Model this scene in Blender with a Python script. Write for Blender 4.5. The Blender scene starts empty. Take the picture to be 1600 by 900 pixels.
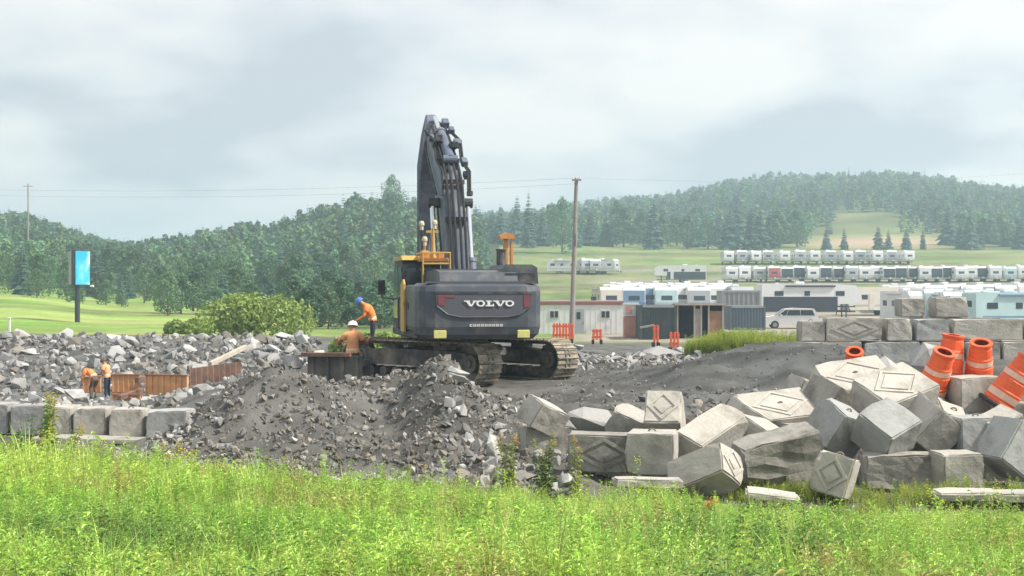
import bpy, bmesh, math, random
import numpy as np
from mathutils import Vector, Matrix, Euler

S = bpy.context.scene
COL = S.collection
R = math.radians

# ------------------------------------------------------------------ camera
F = 2222.0                      # focal length in photo pixels (1600 wide) = 50 mm on a 36 mm sensor
EYE = 3.0
cam = bpy.data.cameras.new('camera'); cam.lens = 50.0; cam.sensor_width = 36.0
cam.clip_start = 0.1; cam.clip_end = 9000
camo = bpy.data.objects.new('camera', cam); COL.objects.link(camo)
camo.location = (0, 0, EYE); camo.rotation_euler = (R(90), 0, 0)
S.camera = camo

# ------------------------------------------------------------------ light and exposure
SUN_EL, SUN_AZ = 48.0, 102.0    # azimuth clockwise from +Y (the view direction): from the right, a little behind the camera
S.view_settings.view_transform = 'Standard'; S.view_settings.look = 'None'
S.view_settings.exposure = 1.08; S.view_settings.gamma = 1.0
S.view_settings.use_curve_mapping = False
sun = bpy.data.lights.new('sun', 'SUN'); sun.energy = 3.0; sun.angle = R(4.0); sun.color = (1.0, 0.945, 0.86)
suno = bpy.data.objects.new('sun', sun); COL.objects.link(suno)
sd = Vector((math.sin(R(SUN_AZ))*math.cos(R(SUN_EL)), math.cos(R(SUN_AZ))*math.cos(R(SUN_EL)), math.sin(R(SUN_EL))))
suno.rotation_euler = (-sd).to_track_quat('-Z', 'Y').to_euler()
suno.location = (30, 10, 60)

W = bpy.data.worlds.new('World'); S.world = W; W.use_nodes = True
def build_world():
    nt = W.node_tree; N = nt.nodes; L = nt.links; N.clear()
    out = N.new('ShaderNodeOutputWorld'); bg = N.new('ShaderNodeBackground')
    sky = N.new('ShaderNodeTexSky'); sky.sky_type = 'NISHITA'; sky.sun_disc = False
    sky.sun_elevation = R(SUN_EL); sky.sun_rotation = R(SUN_AZ); sky.dust_density = 3.0; sky.air_density = 1.2
    bg.inputs['Strength'].default_value = 0.1
    tc = N.new('ShaderNodeTexCoord'); sep = N.new('ShaderNodeSeparateXYZ')
    L.new(tc.outputs['Generated'], sep.inputs[0])
    def M(op, a, b=None, c=None):
        n = N.new('ShaderNodeMath'); n.operation = op
        for i, v in enumerate((a, b, c)):
            if v is None: continue
            if isinstance(v, (int, float)): n.inputs[i].default_value = v
            else: L.new(v, n.inputs[i])
        return n.outputs[0]
    zc = M('MAXIMUM', sep.outputs['Z'], 0.0)
    den = M('ADD', zc, 0.3)                           # the cloud deck seen as a flat layer overhead
    cx = M('DIVIDE', sep.outputs['X'], den); cy = M('DIVIDE', sep.outputs['Y'], den)
    cmb = N.new('ShaderNodeCombineXYZ'); L.new(cx, cmb.inputs[0]); L.new(cy, cmb.inputs[1])
    def noise(scale, detail, rough, off):
        mp = N.new('ShaderNodeMapping'); mp.inputs['Location'].default_value = off
        L.new(cmb.outputs[0], mp.inputs[0])
        n = N.new('ShaderNodeTexNoise'); n.inputs['Scale'].default_value = scale
        n.inputs['Detail'].default_value = detail; n.inputs['Roughness'].default_value = rough
        L.new(mp.outputs[0], n.inputs['Vector']); return n.outputs['Fac']
    n1 = noise(1.7, 4, 0.45, (CL[0], CL[1], 0)); n2 = noise(4.5, 4, 0.5, (4.7, 9.1, 2.0))
    mix = M('ADD', M('MULTIPLY', n1, 0.8), M('MULTIPLY', n2, 0.2))
    # bright cloud against grey cloud base
    cr = N.new('ShaderNodeValToRGB'); e = cr.color_ramp.elements
    e[0].position = 0.41; e[0].color = (3.0, 3.1, 3.4, 1)
    e[1].position = 0.56; e[1].color = (5.2, 4.95, 4.75, 1)
    m = e.new(0.48); m.color = (4.15, 4.18, 4.28, 1)
    L.new(mix, cr.inputs[0])
    mx = N.new('ShaderNodeMix'); mx.data_type = 'RGBA'
    mx.inputs[0].default_value = 0.9                    # cloud cover over the Nishita sky
    L.new(sky.outputs[0], mx.inputs[6]); L.new(cr.outputs[0], mx.inputs[7])
    L.new(mx.outputs[2], bg.inputs['Color']); L.new(bg.outputs[0], out.inputs['Surface'])
CL = (9.9, 9.1)
build_world()
W.cycles.sampling_method = 'AUTOMATIC'
S.render.engine = 'CYCLES'
S.cycles.use_denoising = True
try: S.cycles.denoiser = 'OPENIMAGEDENOISE'
except Exception: pass
S.cycles.max_bounces = 6; S.cycles.diffuse_bounces = 3; S.cycles.glossy_bounces = 3
S.cycles.transmission_bounces = 4; S.cycles.transparent_max_bounces = 6; S.cycles.volume_bounces = 1
S.cycles.use_adaptive_sampling = True; S.cycles.adaptive_threshold = 0.02
S.cycles.sample_clamp_indirect = 6.0

# ------------------------------------------------------------------ helpers
RNG = np.random.default_rng(7)
random.seed(7)

def X(px, Y): return (px-800.0)*Y/F
def Z(py, Y): return EYE-(py-450.0)*Y/F
def P(px, py, Y): return Vector((X(px, Y), Y, Z(py, Y)))

def tag(o, label=None, cat=None, group=None, kind=None):
    if label: o['label'] = label
    if cat: o['category'] = cat
    if group: o['group'] = group
    if kind: o['kind'] = kind
    return o
def empty(name, loc=(0, 0, 0), rz=0.0):
    o = bpy.data.objects.new(name, None); COL.objects.link(o)
    o.location = loc; o.rotation_euler = (0, 0, rz); o.empty_display_size = 0.3
    return o
def link(name, me, parent=None, mat=None, loc=None, rot=None):
    o = bpy.data.objects.new(name, me); COL.objects.link(o)
    if mat is not None and not me.materials: me.materials.append(mat)
    if parent is not None: o.parent = parent
    if loc is not None: o.location = loc
    if rot is not None: o.rotation_euler = rot
    return o
def copy_tree(o, parent=None):
    c = o.copy(); COL.objects.link(c); c.parent = parent
    for ch in list(o.children): copy_tree(ch, c)
    return c

class MB:
    """collects shapes; build() links them as one mesh"""
    def __init__(s): s.v = []; s.f = []; s.mi = []; s.cur = 0
    def add(s, vs, fs):
        b = len(s.v); s.v += [tuple(v) for v in vs]
        for f in fs: s.f.append(tuple(i+b for i in f)); s.mi.append(s.cur)
        return s
    def box(s, c, d, rot=None, ch=0.0):
        c = Vector(c); hx, hy, hz = d[0]/2, d[1]/2, d[2]/2
        M = Euler(rot).to_matrix() if rot is not None else Matrix.Identity(3)
        if ch <= 0:
            vs = [(x, y, z) for x in (-hx, hx) for y in (-hy, hy) for z in (-hz, hz)]
            fs = [(0, 1, 3, 2), (4, 6, 7, 5), (0, 4, 5, 1), (2, 3, 7, 6), (0, 2, 6, 4), (1, 5, 7, 3)]
        else:
            bm = bmesh.new(); bmesh.ops.create_cube(bm, size=1.0)
            for v in bm.verts: v.co = Vector((v.co.x*d[0], v.co.y*d[1], v.co.z*d[2]))
            bmesh.ops.bevel(bm, geom=bm.edges[:], offset=ch, segments=1, affect='EDGES')
            bm.verts.index_update()
            vs = [v.co.copy() for v in bm.verts]; fs = [[v.index for v in f.verts] for f in bm.faces]; bm.free()
        return s.add([M @ Vector(v)+c for v in vs], fs)
    def cyl(s, a, b, r0, r1=None, n=12, caps=True):
        a = Vector(a); b = Vector(b); r1 = r0 if r1 is None else r1
        d = (b-a).normalized(); u = d.orthogonal().normalized(); w = d.cross(u)
        vs = []
        for k in range(n):
            t = 2*math.pi*k/n; e = u*math.cos(t)+w*math.sin(t); vs += [a+e*r0, b+e*r1]
        fs = [(2*k, 2*((k+1) % n), 2*((k+1) % n)+1, 2*k+1) for k in range(n)]
        if caps: fs += [tuple(2*k for k in range(n))[::-1], tuple(2*k+1 for k in range(n))]
        return s.add(vs, fs)
    def tube(s, pts, r, n=8):
        pts = [Vector(p) for p in pts]; vs = []; fs = []
        rs = r if isinstance(r, (list, tuple)) else [r]*len(pts)
        ref = None
        for i, p in enumerate(pts):
            d = (pts[min(i+1, len(pts)-1)]-pts[max(i-1, 0)]).normalized()
            if ref is None: ref = d.orthogonal().normalized()
            u = (ref-d*ref.dot(d)).normalized(); w = d.cross(u); ref = u
            for k in range(n):
                t = 2*math.pi*k/n; vs.append(p+(u*math.cos(t)+w*math.sin(t))*rs[i])
        for i in range(len(pts)-1):
            for k in range(n):
                k2 = (k+1) % n; fs.append((i*n+k, i*n+k2, (i+1)*n+k2, (i+1)*n+k))
        fs += [tuple(range(n))[::-1], tuple(range((len(pts)-1)*n, len(pts)*n))]
        return s.add(vs, fs)
    def prism(s, prof, w, axis='x', c=(0, 0, 0)):
        """2-D outline extruded by w about 0. axis x: outline (y,z); y: (x,z); z: (x,y)"""
        n = len(prof); c = Vector(c); vs = []
        for sgn in (-0.5, 0.5):
            for (p, q) in prof:
                vs.append(c+Vector({'x': (sgn*w, p, q), 'y': (p, sgn*w, q), 'z': (p, q, sgn*w)}[axis]))
        fs = [tuple(range(n))[::-1], tuple(range(n, 2*n))]+[(k, (k+1) % n, (k+1) % n+n, k+n) for k in range(n)]
        return s.add(vs, fs)
    def lathe(s, prof, c=(0, 0, 0), n=16, closed=False):
        c = Vector(c); vs = []; fs = []; m = len(prof)
        for k in range(n):
            t = 2*math.pi*k/n
            for (r, z) in prof: vs.append(c+Vector((r*math.cos(t), r*math.sin(t), z)))
        for k in range(n):
            k2 = (k+1) % n
            for i in range(m-1): fs.append((k*m+i, k2*m+i, k2*m+i+1, k*m+i+1))
        return s.add(vs, fs)
    def mesh(s, name, mats):
        me = bpy.data.meshes.new(name); me.from_pydata(s.v, [], s.f)
        for m in (mats if isinstance(mats, (list, tuple)) else [mats]):
            if m: me.materials.append(m)
        if any(s.mi): me.polygons.foreach_set('material_index', s.mi)
        bm = bmesh.new(); bm.from_mesh(me); bmesh.ops.recalc_face_normals(bm, faces=bm.faces); bm.to_mesh(me); bm.free()
        me.update(); return me
    def build(s, name, mats, parent=None, loc=None, rot=None, smooth=False):
        me = s.mesh(name, mats)
        if smooth: me.polygons.foreach_set('use_smooth', [True]*len(me.polygons))
        return link(name, me, parent, None, loc, rot)

def fastmesh(name, V, T, mat, col=None, smooth=False):
    me = bpy.data.meshes.new(name); V = np.asarray(V, np.float32); T = np.asarray(T, np.int32)
    k = T.shape[1]
    me.vertices.add(len(V)); me.vertices.foreach_set('co', V.ravel())
    me.loops.add(T.size); me.loops.foreach_set('vertex_index', T.ravel())
    me.polygons.add(len(T)); me.polygons.foreach_set('loop_start', np.arange(0, T.size, k, dtype=np.int32))
    me.polygons.foreach_set('use_smooth', np.full(len(T), smooth, bool))
    me.update(calc_edges=True)
    if col is not None:
        a = me.attributes.new('col', 'FLOAT_COLOR', 'POINT')
        c = np.ones((len(V), 4), np.float32); c[:, :3] = col; a.data.foreach_set('color', c.ravel())
    if mat: me.materials.append(mat)
    return me

def hash2(ix, iy, seed):
    h = (ix.astype(np.int64)*374761393+iy.astype(np.int64)*668265263+seed*1442695041) & 0xffffffff
    h = ((h ^ (h >> 13))*1274126177) & 0xffffffff
    return ((h ^ (h >> 16)) & 0xffff)/65535.0
def vnoise(x, y, seed=0):
    x = np.asarray(x, float); y = np.asarray(y, float)
    ix = np.floor(x); iy = np.floor(y); fx = x-ix; fy = y-iy
    fx = fx*fx*(3-2*fx); fy = fy*fy*(3-2*fy)
    a = hash2(ix, iy, seed); b = hash2(ix+1, iy, seed); c = hash2(ix, iy+1, seed); d = hash2(ix+1, iy+1, seed)
    return (a*(1-fx)+b*fx)*(1-fy)+(c*(1-fx)+d*fx)*fy
def fbm(x, y, oct=4, seed=0, gain=0.5):
    s = 0; a = 1.0; t = 0
    for k in range(oct):
        s = s+a*vnoise(x*2**k, y*2**k, seed+k*17); t += a; a *= gain
    return s/t-0.5

# ------------------------------------------------------------------ materials
def mat(name, col, rough=0.85, var=0.12, scale=3.0, bump=0.0, bscale=None, metal=0.0, spec=0.4, rnd=0.0, dirt=None, dscale=1.5, dthr=0.52,
        attr=False, coords='Object', transl=0.0, emis=None, hue=None, coat=0.0):
    m = bpy.data.materials.new(name); m.use_nodes = True
    nt = m.node_tree; N = nt.nodes; L = nt.links
    b = N['Principled BSDF']; out = N['Material Output']
    b.inputs['Roughness'].default_value = rough; b.inputs['Metallic'].default_value = metal
    b.inputs['Specular IOR Level'].default_value = spec
    if coat: b.inputs['Coat Weight'].default_value = coat
    tc = N.new('ShaderNodeTexCoord')
    def noise(sc, det=5):
        n = N.new('ShaderNodeTexNoise'); n.inputs['Scale'].default_value = sc; n.inputs['Detail'].default_value = det
        n.inputs['Roughness'].default_value = 0.6; L.new(tc.outputs[coords], n.inputs['Vector']); return n.outputs['Fac']
    def mixc(fac, a, bb, blend='MIX'):
        x = N.new('ShaderNodeMix'); x.data_type = 'RGBA'; x.blend_type = blend
        for k, v in ((0, fac), (6, a), (7, bb)):
            if isinstance(v, (int, float)): x.inputs[k].default_value = v
            elif isinstance(v, tuple): x.inputs[k].default_value = (*v, 1) if len(v) == 3 else v
            else: L.new(v, x.inputs[k])
        return x.outputs[2]
    def ramp(fac, lo, hi, a=0.0, c=1.0):
        r = N.new('ShaderNodeMapRange'); r.inputs[1].default_value = lo; r.inputs[2].default_value = hi
        r.inputs[3].default_value = a; r.inputs[4].default_value = c; L.new(fac, r.inputs[0]); return r.outputs[0]
    c = col
    if attr:
        at = N.new('ShaderNodeAttribute'); at.attribute_name = 'col'; c = mixc(1.0, at.outputs['Color'], tuple(col), 'MULTIPLY')
    if var > 0:
        v = ramp(noise(scale), 0.25, 0.75, 1-var, 1+var)
        hs = N.new('ShaderNodeHueSaturation'); L.new(v, hs.inputs['Value'])
        if isinstance(c, tuple): hs.inputs['Color'].default_value = (*c, 1)
        else: L.new(c, hs.inputs['Color'])
        c = hs.outputs[0]
    if rnd > 0:
        oi = N.new('ShaderNodeObjectInfo'); hs = N.new('ShaderNodeHueSaturation')
        L.new(ramp(oi.outputs['Random'], 0, 1, 1-rnd, 1+rnd), hs.inputs['Value'])
        if hue:
            n = N.new('ShaderNodeMath'); n.operation = 'FRACT'; k = N.new('ShaderNodeMath'); k.operation = 'MULTIPLY'
            k.inputs[1].default_value = 7.31; L.new(oi.outputs['Random'], k.inputs[0]); L.new(k.outputs[0], n.inputs[0])
            L.new(ramp(n.outputs[0], 0, 1, 0.5-hue, 0.5+hue), hs.inputs['Hue'])
        if isinstance(c, tuple): hs.inputs['Color'].default_value = (*c, 1)
        else: L.new(c, hs.inputs['Color'])
        c = hs.outputs[0]
    if dirt is not None:
        c = mixc(ramp(noise(dscale, 7), dthr-0.1, dthr+0.14), c, tuple(dirt))
    if isinstance(c, tuple): b.inputs['Base Color'].default_value = (*c, 1)
    else: L.new(c, b.inputs['Base Color'])
    if bump > 0:
        bn = N.new('ShaderNodeBump'); bn.inputs['Strength'].default_value = bump; bn.inputs['Distance'].default_value = 0.03
        L.new(noise(bscale or scale*4, 6), bn.inputs['Height']); L.new(bn.outputs[0], b.inputs['Normal'])
    if transl > 0:
        t = N.new('ShaderNodeBsdfTranslucent'); ms = N.new('ShaderNodeMixShader'); ms.inputs[0].default_value = transl
        if isinstance(c, tuple): t.inputs[0].default_value = (*c, 1)
        else: L.new(c, t.inputs[0])
        L.new(b.outputs[0], ms.inputs[1]); L.new(t.outputs[0], ms.inputs[2]); L.new(ms.outputs[0], out.inputs['Surface'])
    return m
# ------------------------------------------------------------------ terrain
TC = np.array([-600, 0, 200, 400, 600, 800, 1000, 1200, 1400, 1600, 2200], float)
TR = [
 (-80, [1.4]*11), (4, [1.35]*11), (7, [1.15]*11),
 (12, [.9, .87, .82, .72, .68, .62, .6, .6, .58, .58, .6]),
 (18, [.6, .55, .44, .32, .22, .05, -.02, -.08, -.1, -.1, 0]),
 (22, [0, -.05, -.12, .05, .05, -.05, -.12, -.15, -.15, -.15, 0]),
 (30, [-.2, -.2, -.15, .2, .5, .4, .5, .55, .5, .5, .5]),
 (36, [-.2, -.2, -.2, .5, .65, .65, .7, .85, .95, 1.0, 1.0]),
 (42, [-.5, -.5, -.6, .3, 1.0, .65, .7, .9, 1.0, 1.0, 1.0]),
 (50, [-1.0, -1.0, -1.1, -.2, .6, .5, .4, .5, .5, .5, .6]),
 (62, [-1.7, -1.85, -1.85, -.9, 0, .2, 0, 0, 0, 0, 0]),
 (70, [-1.0, -1.1, -1.15, -.7, -.2, 0, -.2, -.3, -.3, -.3, -.3]),
 (82, [.1, .1, .1, .05, 0, -.3, -.5, -.5, -.5, -.5, -.5]),
 (100, [.1, .0, -.2, -.3, -.4, -.55, -.6, -.6, -.6, -.6, -.6]),
 (130, [.5, .4, -.2, -.3, -.4, -.5, -.5, -.4, -.4, -.4, -.4]),
 (165, [1.9, 1.6, .3, -.1, 0, .1, .07, .07, .07, .07, .07]),
 (220, [3.0, 2.3, .6, .4, .5, 1.2, 1.7, 1.8, 1.8, 1.8, 1.8]),
 (300, [8, 6, 3.5, 4, 7, 4.5, 4.3, 4.3, 4.3, 4.4, 5]),
 (350, [13, 11, 6.5, 9, 15, 8.5, 8.6, 8.8, 8.8, 8.8, 9]),
 (430, [21, 18.5, 10, 16, 26, 15.5, 14.5, 14.5, 14.5, 14.5, 15]),
 (520, [27, 25, 12.5, 17, 26, 20, 20, 22, 23, 21, 23]),
 (650, [30, 27, 16, 18, 25, 27, 33, 39, 43, 38, 39]),
 (900, [30, 27, 17, 20, 26, 44, 53, 67, 68, 59, 59]),
 (1300, [20, 18, 12, 14, 18, 30, 38, 46, 48, 42, 42]),
 (2600, [5]*11)]
TY = np.array([r[0] for r in TR], float); TZ = np.array([r[1] for r in TR], float)
TT = (TC-800.0)/F
MOUNDS = [  # x, y, height, rx, ry
 (X(455, 27.5), 27.5, .92, 1.75, 1.7), (X(395, 26.5), 26.5, .5, 1.3, 1.5), (X(690, 28), 28.0, 1.25, .8, 1.3),
 (X(735, 26.5), 26.5, .45, .8, 1.1), (X(600, 25.2), 25.2, -.6, .5, .8), (X(480, 25), 25.0, .25, 1.1, 1.2),
 (X(640, 24.5), 24.5, .28, .8, 1.0), (X(560, 29.5), 29.5, .15, 1.2, 1.0), (X(580, 26.8), 26.8, -.4, .7, 1.2),
 (X(1190, 36.5), 36.5, .62, 2.6, 2.2), (X(1080, 34.5), 34.5, .22, 1.6, 1.6), (X(1320, 35), 35, .4, 1.8, 1.8),
 (X(1170, 51), 51, .45, 2.6, 2.5), (X(300, 24.5), 24.5, .25, .9, 1.2),
 (X(590, 32.2), 32.2, .38, 1.6, .9), (X(700, 31.5), 31.5, .4, 1.0, .8), (X(540, 33), 33, .2, 1.2, 1.0)]
def H0(x, y):
    x = np.asarray(x, float); y = np.asarray(y, float)
    t = np.clip(x/np.maximum(y, 12.0), TT[0], TT[-1])
    cj = np.interp(t, TT, np.arange(len(TT))); j = np.clip(np.floor(cj).astype(int), 0, len(TT)-2); fj = cj-j
    fj = fj*fj*(3-2*fj)
    ri = np.interp(y, TY, np.arange(len(TY))); i = np.clip(np.floor(ri).astype(int), 0, len(TY)-2); fi = ri-i
    a = TZ[i, j]*(1-fj)+TZ[i, j+1]*fj; b = TZ[i+1, j]*(1-fj)+TZ[i+1, j+1]*fj
    return a*(1-fi)+b*fi
def site_mask(x, y):
    """1 where the ground is torn up building site"""
    e = 19.6+0.5*fbm(x*.6, y*.6, 3, 5)*2
    m = np.clip((y-e)/1.2, 0, 1)*np.clip((93-y)/6, 0, 1)
    return m
def H(x, y):
    x = np.asarray(x, float); y = np.asarray(y, float)
    z = H0(x, y)
    for (mx, my, h, rx, ry) in MOUNDS:
        z = z+h*np.exp(-(((x-mx)/rx)**2+((y-my)/ry)**2))
    pad = np.exp(-(((x+1.2)/3.6)**4+((y-37.2)/2.9)**4))         # levelled under the excavator
    z = z*(1-pad)+0.65*pad
    s = site_mask(x, y)
    near = np.clip((110-y)/60, 0, 1)
    z = z+s*(1-.85*pad)*near*(.36*fbm(x*.9, y*.9, 4, 3)+.38*fbm(x*2.6, y*2.6, 3, 8, .75)*np.clip((33-y)/3, .35, 1))
    rut = np.exp(-(((x-X(1150, 36))/5.5)**2+((y-35.5)/4.5)**2))
    z = z+rut*.22*fbm(x*.35+y*.1, y*3.2+x*.5, 3, 41)
    z = z+(1-s)*.18*fbm(x*.35, y*.35, 3, 4)*np.clip(y/12, 0, 1)
    return z
def hz(x, y): return float(H(np.array([x]), np.array([y]))[0])

def ground():
    xs = np.concatenate([-26-np.cumsum(1.0*1.072**np.arange(68)), np.linspace(-26, 26, 261), 26+np.cumsum(1.0*1.072**np.arange(68))])
    xs.sort()
    ys = np.concatenate([np.linspace(-60, 4, 20)[:-1], np.arange(4, 48, .2), np.arange(48, 95, .5), 95+np.cumsum(.8*1.029**np.arange(150))])
    gx, gy = np.meshgrid(xs, ys); x = gx.ravel(); y = gy.ravel(); z = H(x, y)
    nx, ny = len(xs), len(ys)
    idx = np.arange(nx*ny).reshape(ny, nx)
    q = np.stack([idx[:-1, :-1], idx[:-1, 1:], idx[1:, 1:], idx[1:, :-1]], -1).reshape(-1, 4)
    px = 800+F*x/np.maximum(y, 1)
    s = site_mask(x, y)
    n = fbm(x*.25, y*.25, 4, 21)+.5*fbm(x*2, y*2, 3, 22)
    verge = np.array([.085, .12, .03]); dirt = np.array([.092, .088, .08]); pale = np.array([.128, .127, .12]); dark = np.array([.085, .088, .085])
    field = np.array([.125, .19, .05]); straw = np.array([.24, .2, .115]); lot = np.array([.3, .27, .22]); wood = np.array([.04, .06, .025])
    c = np.tile(verge, (len(x), 1)).astype(float)
    dm = np.exp(-(((x-X(1190, 36))/4.2)**2+((y-36)/4.5)**2))
    k = np.clip(.5+1.6*n, 0, 1)[:, None]
    site = dirt*k+pale*(1-k)
    site = site*(1-np.clip(dm*1.2, 0, 1)[:, None])+dark*np.clip(dm*1.2, 0, 1)[:, None]
    site = site*np.clip(1+1.1*fbm(x*2.3, y*2.3, 3, 95, .8)+.9*fbm(x*.5+y*.2, y*2.2, 3, 96), .45, 1.7)[:, None]
    c = c*(1-s[:, None])+site*s[:, None]
    far = np.clip((y-90)/6, 0, 1)[:, None]
    kk = np.clip(.5+3.2*fbm(x*.05, y*.09, 5, 31, .65), 0, 1)[:, None]
    c2 = field*kk+(field*.4+straw*.6)*(1-kk)
    c2 = c2*np.clip(1+1.3*fbm(x*.11, y*.2, 4, 91, .7)+.8*fbm(x*.02, y*.05, 3, 92), .45, 1.7)[:, None]
    lf = np.clip((600-px)/200, 0, 1)[:, None]; c2 = c2*(1-lf)+c2*np.array([1.35, 1.5, 1.1])*lf
    lotm = (np.clip((px-860)/60, 0, 1)*np.clip((205-y)/12, 0, 1))[:, None]
    c2 = c2*(1-lotm)+lot*lotm
    strip = (np.clip((px-900)/50, 0, 1)*np.maximum(np.exp(-((y-297)/10)**2), .7*np.exp(-((y-333)/7)**2)))[:, None]*.85
    c2 = c2*(1-strip)+lot*strip
    clr = (np.exp(-((px-1370)/115)**4)*np.exp(-((y-470)/32)**2))[:, None]
    c2 = c2*(1-clr)+np.array([.4, .29, .2])*clr
    wm = np.clip((y-(np.where(px < 780, 235., 500.)))/40, 0, 1)*(1-np.exp(-((px-1370)/120)**4)*np.exp(-((y-560)/70)**4))
    c2 = c2*(1-wm[:, None])+wood*wm[:, None]
    c = c*(1-far)+c2*far
    me = fastmesh('ground', np.stack([x, y, z], 1), q, MAT['ground'], c, smooth=True)
    tag(link('ground', me), kind='structure')

def ground_mat():
    m = mat('ground', (1, 1, 1), 0.95, .22, 1.3, .6, 9.0, attr=True, spec=.15, coords='Object')
    return m
MAT = {}
MAT['ground'] = ground_mat()
ground()

# ------------------------------------------------------------------ trees
MAT['leaf'] = mat('leaf', (.115, .195, .105), .7, .3, .5, rnd=.35, hue=.03, transl=.25, spec=.25)
MAT['needle'] = mat('needle', (.052, .1, .08), .75, .3, .6, rnd=.3, hue=.02, transl=.12, spec=.2)
MAT['bark'] = mat('bark', (.13, .105, .085), .9, .25, 4, .5)
MAT['wood'] = mat('wood', (1, 1, 1), .75, .25, .25, attr=True, transl=.2, spec=.2)

def leaf_cloud(rng, cen, rad, n, size):
    """n leaf-clump quads on and in an ellipsoid"""
    d = rng.normal(size=(n, 3)); d /= np.linalg.norm(d, axis=1)[:, None]
    r = rng.uniform(.55, 1.0, (n, 1))**.6
    p = np.array(cen)+d*r*np.array(rad)
    nn = d+rng.normal(size=(n, 3))*.7; nn /= np.linalg.norm(nn, axis=1)[:, None]
    a = np.cross(nn, rng.normal(size=(n, 3))); a /= np.linalg.norm(a, axis=1)[:, None]+1e-6
    b = np.cross(nn, a); s = size*rng.uniform(.55, 1.3, (n, 1))
    V = np.stack([p-a*s, p-b*s*.8, p+a*s, p+b*s*.8], 1).reshape(-1, 3)
    Q = np.arange(4*n).reshape(n, 4)
    return V, Q
def deciduous(seed, h, w, nl, nq, size):
    rng = np.random.default_rng(seed); Vs = []; Qs = []; o = 0
    lobes = []
    for k in range(nl):
        t = (k+.5)/nl; zz = h*(.14+.72*t); rr = w*.36*math.sin(math.pi*(.2+.8*t))**.8
        a = k*2.4+rng.uniform(-.5, .5); q = rng.uniform(.17, .27)*(1.1-.45*t)
        lobes.append(((rr*math.cos(a), rr*math.sin(a), zz), (w*q, w*q, max(w*q*1.05, h*.1))))
    lobes.append(((0, 0, h*.5), (w*.36, w*.36, h*.42))); lobes.append(((0, 0, h*.8), (w*.17, w*.17, h*.15)))
    for c, r in lobes:
        V, Q = leaf_cloud(rng, c, r, nq//(nl+2), size); Vs.append(V); Qs.append(Q+o); o += len(V)
    return np.concatenate(Vs), np.concatenate(Qs)
def conifer(seed, h, w, tiers, per, droop=.35):
    rng = np.random.default_rng(seed); V = []; Q = []
    for k in range(tiers):
        t = (k+rng.uniform(0, .6))/tiers; z = h*(.06+.94*t); L = w*.5*(1-t)**.85*rng.uniform(.75, 1.15)+.12*w*(1-t)+.005*h
        n = max(3, int(per*(1-.55*t)))
        a0 = rng.uniform(0, 6.28)
        for i in range(n):
            a = a0+6.283*i/n+rng.uniform(-.25, .25); l = L*rng.uniform(.7, 1.15); wd = l*.34+.006*h
            d = np.array([math.cos(a), math.sin(a), 0]); s = np.array([-math.sin(a), math.cos(a), 0])
            p0 = np.array([0, 0, z+.05*h/tiers]); p1 = d*l*.55+np.array([0, 0, z-l*.55*droop*.5]); p2 = d*l+np.array([0, 0, z-l*droop])
            b = len(V)
            V += [p0, p1+s*wd+np.array([0, 0, -.12*l]), p2, p1-s*wd+np.array([0, 0, -.12*l]), p1+np.array([0, 0, .12*l])]
            Q += [(b, b+1, b+4, b+4), (b+1, b+2, b+4, b+4), (b+2, b+3, b+4, b+4), (b+3, b, b+4, b+4)]
    V = np.array(V); T = np.array(Q)[:, :3]
    return V, T
PROTO = {}
def trunk_mesh(h, r):
    b = MB(); b.tube([(0, 0, -.6), (.02*h, 0, h*.25), (0, .015*h, h*.55), (0, 0, h*.9)], [r*1.25, r, r*.6, r*.15], 7)
    for k in range(5):
        a = k*2.4; z = h*(.3+.1*k); l = h*.2*(1-.12*k)
        b.cyl((0, 0, z), (l*math.cos(a), l*math.sin(a), z+l*.7), r*.35, r*.08, 5)
    return b.mesh('trunk', MAT['bark'])
for k in range(6):
    h = 12.0; w = [8, 6.5, 9, 5.5, 7.5, 10][k]
    V, Q = deciduous(100+k, h, w, 12+k % 3, 1900, .27)
    PROTO['d%d' % k] = (fastmesh('crown', V, Q, MAT['leaf']), trunk_mesh(h, .2))
for k in range(5):
    h = 12.0; w = [4.6, 5.4, 3.6, 6.2, 5.0][k]
    V, T = conifer(200+k, h, w, 22, 11)
    PROTO['c%d' % k] = (fastmesh('crown', V, T, MAT['needle']), trunk_mesh(h, .16))
def tree(kind, x, y, h, label, group, wide=1.0, zoff=-.1):
    nm = 'spruce_tree' if kind[0] == 'c' else 'leafy_tree'
    e = empty(nm, (x, y, hz(x, y)+zoff), random.uniform(0, 6.28)); s = h/12.0
    e.scale = (s*wide, s*wide, s)
    link('crown', PROTO[kind][0], e); link('trunk', PROTO[kind][1], e)
    tag(e, label, 'tree', group)
    return e
ORD = ['first', 'second', 'third', 'fourth', 'fifth', 'sixth', 'seventh', 'eighth', 'ninth', 'tenth', 'eleventh', 'twelfth', 'thirteenth', 'fourteenth', 'fifteenth', 'sixteenth', 'seventeenth', 'eighteenth', 'nineteenth', 'twentieth', 'twenty-first', 'twenty-second', 'twenty-third', 'twenty-fourth', 'twenty-fifth']
def treeline(n, pxr, yr, hr, label_d, label_c, group, pc=.3, seed=1, wide=1.0):
    rng = random.Random(seed)
    for k in range(n):
        t = (k+rng.uniform(.15, .85))/n; Y = rng.uniform(*yr); px = pxr[0]+(pxr[1]-pxr[0])*t
        c = rng.random() < pc
        kd = ('c%d' % rng.randrange(5)) if c else ('d%d' % rng.randrange(6))
        lb = (label_c if c else label_d).split('|')
        tree(kd, X(px, Y), Y, rng.uniform(*hr)*(1.05 if c else 1), '%s, %s from the left %s' % (lb[0], ORD[k], lb[1]), group, wide*(1.0 if c else rng.uniform(.8, 1.2)))
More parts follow.
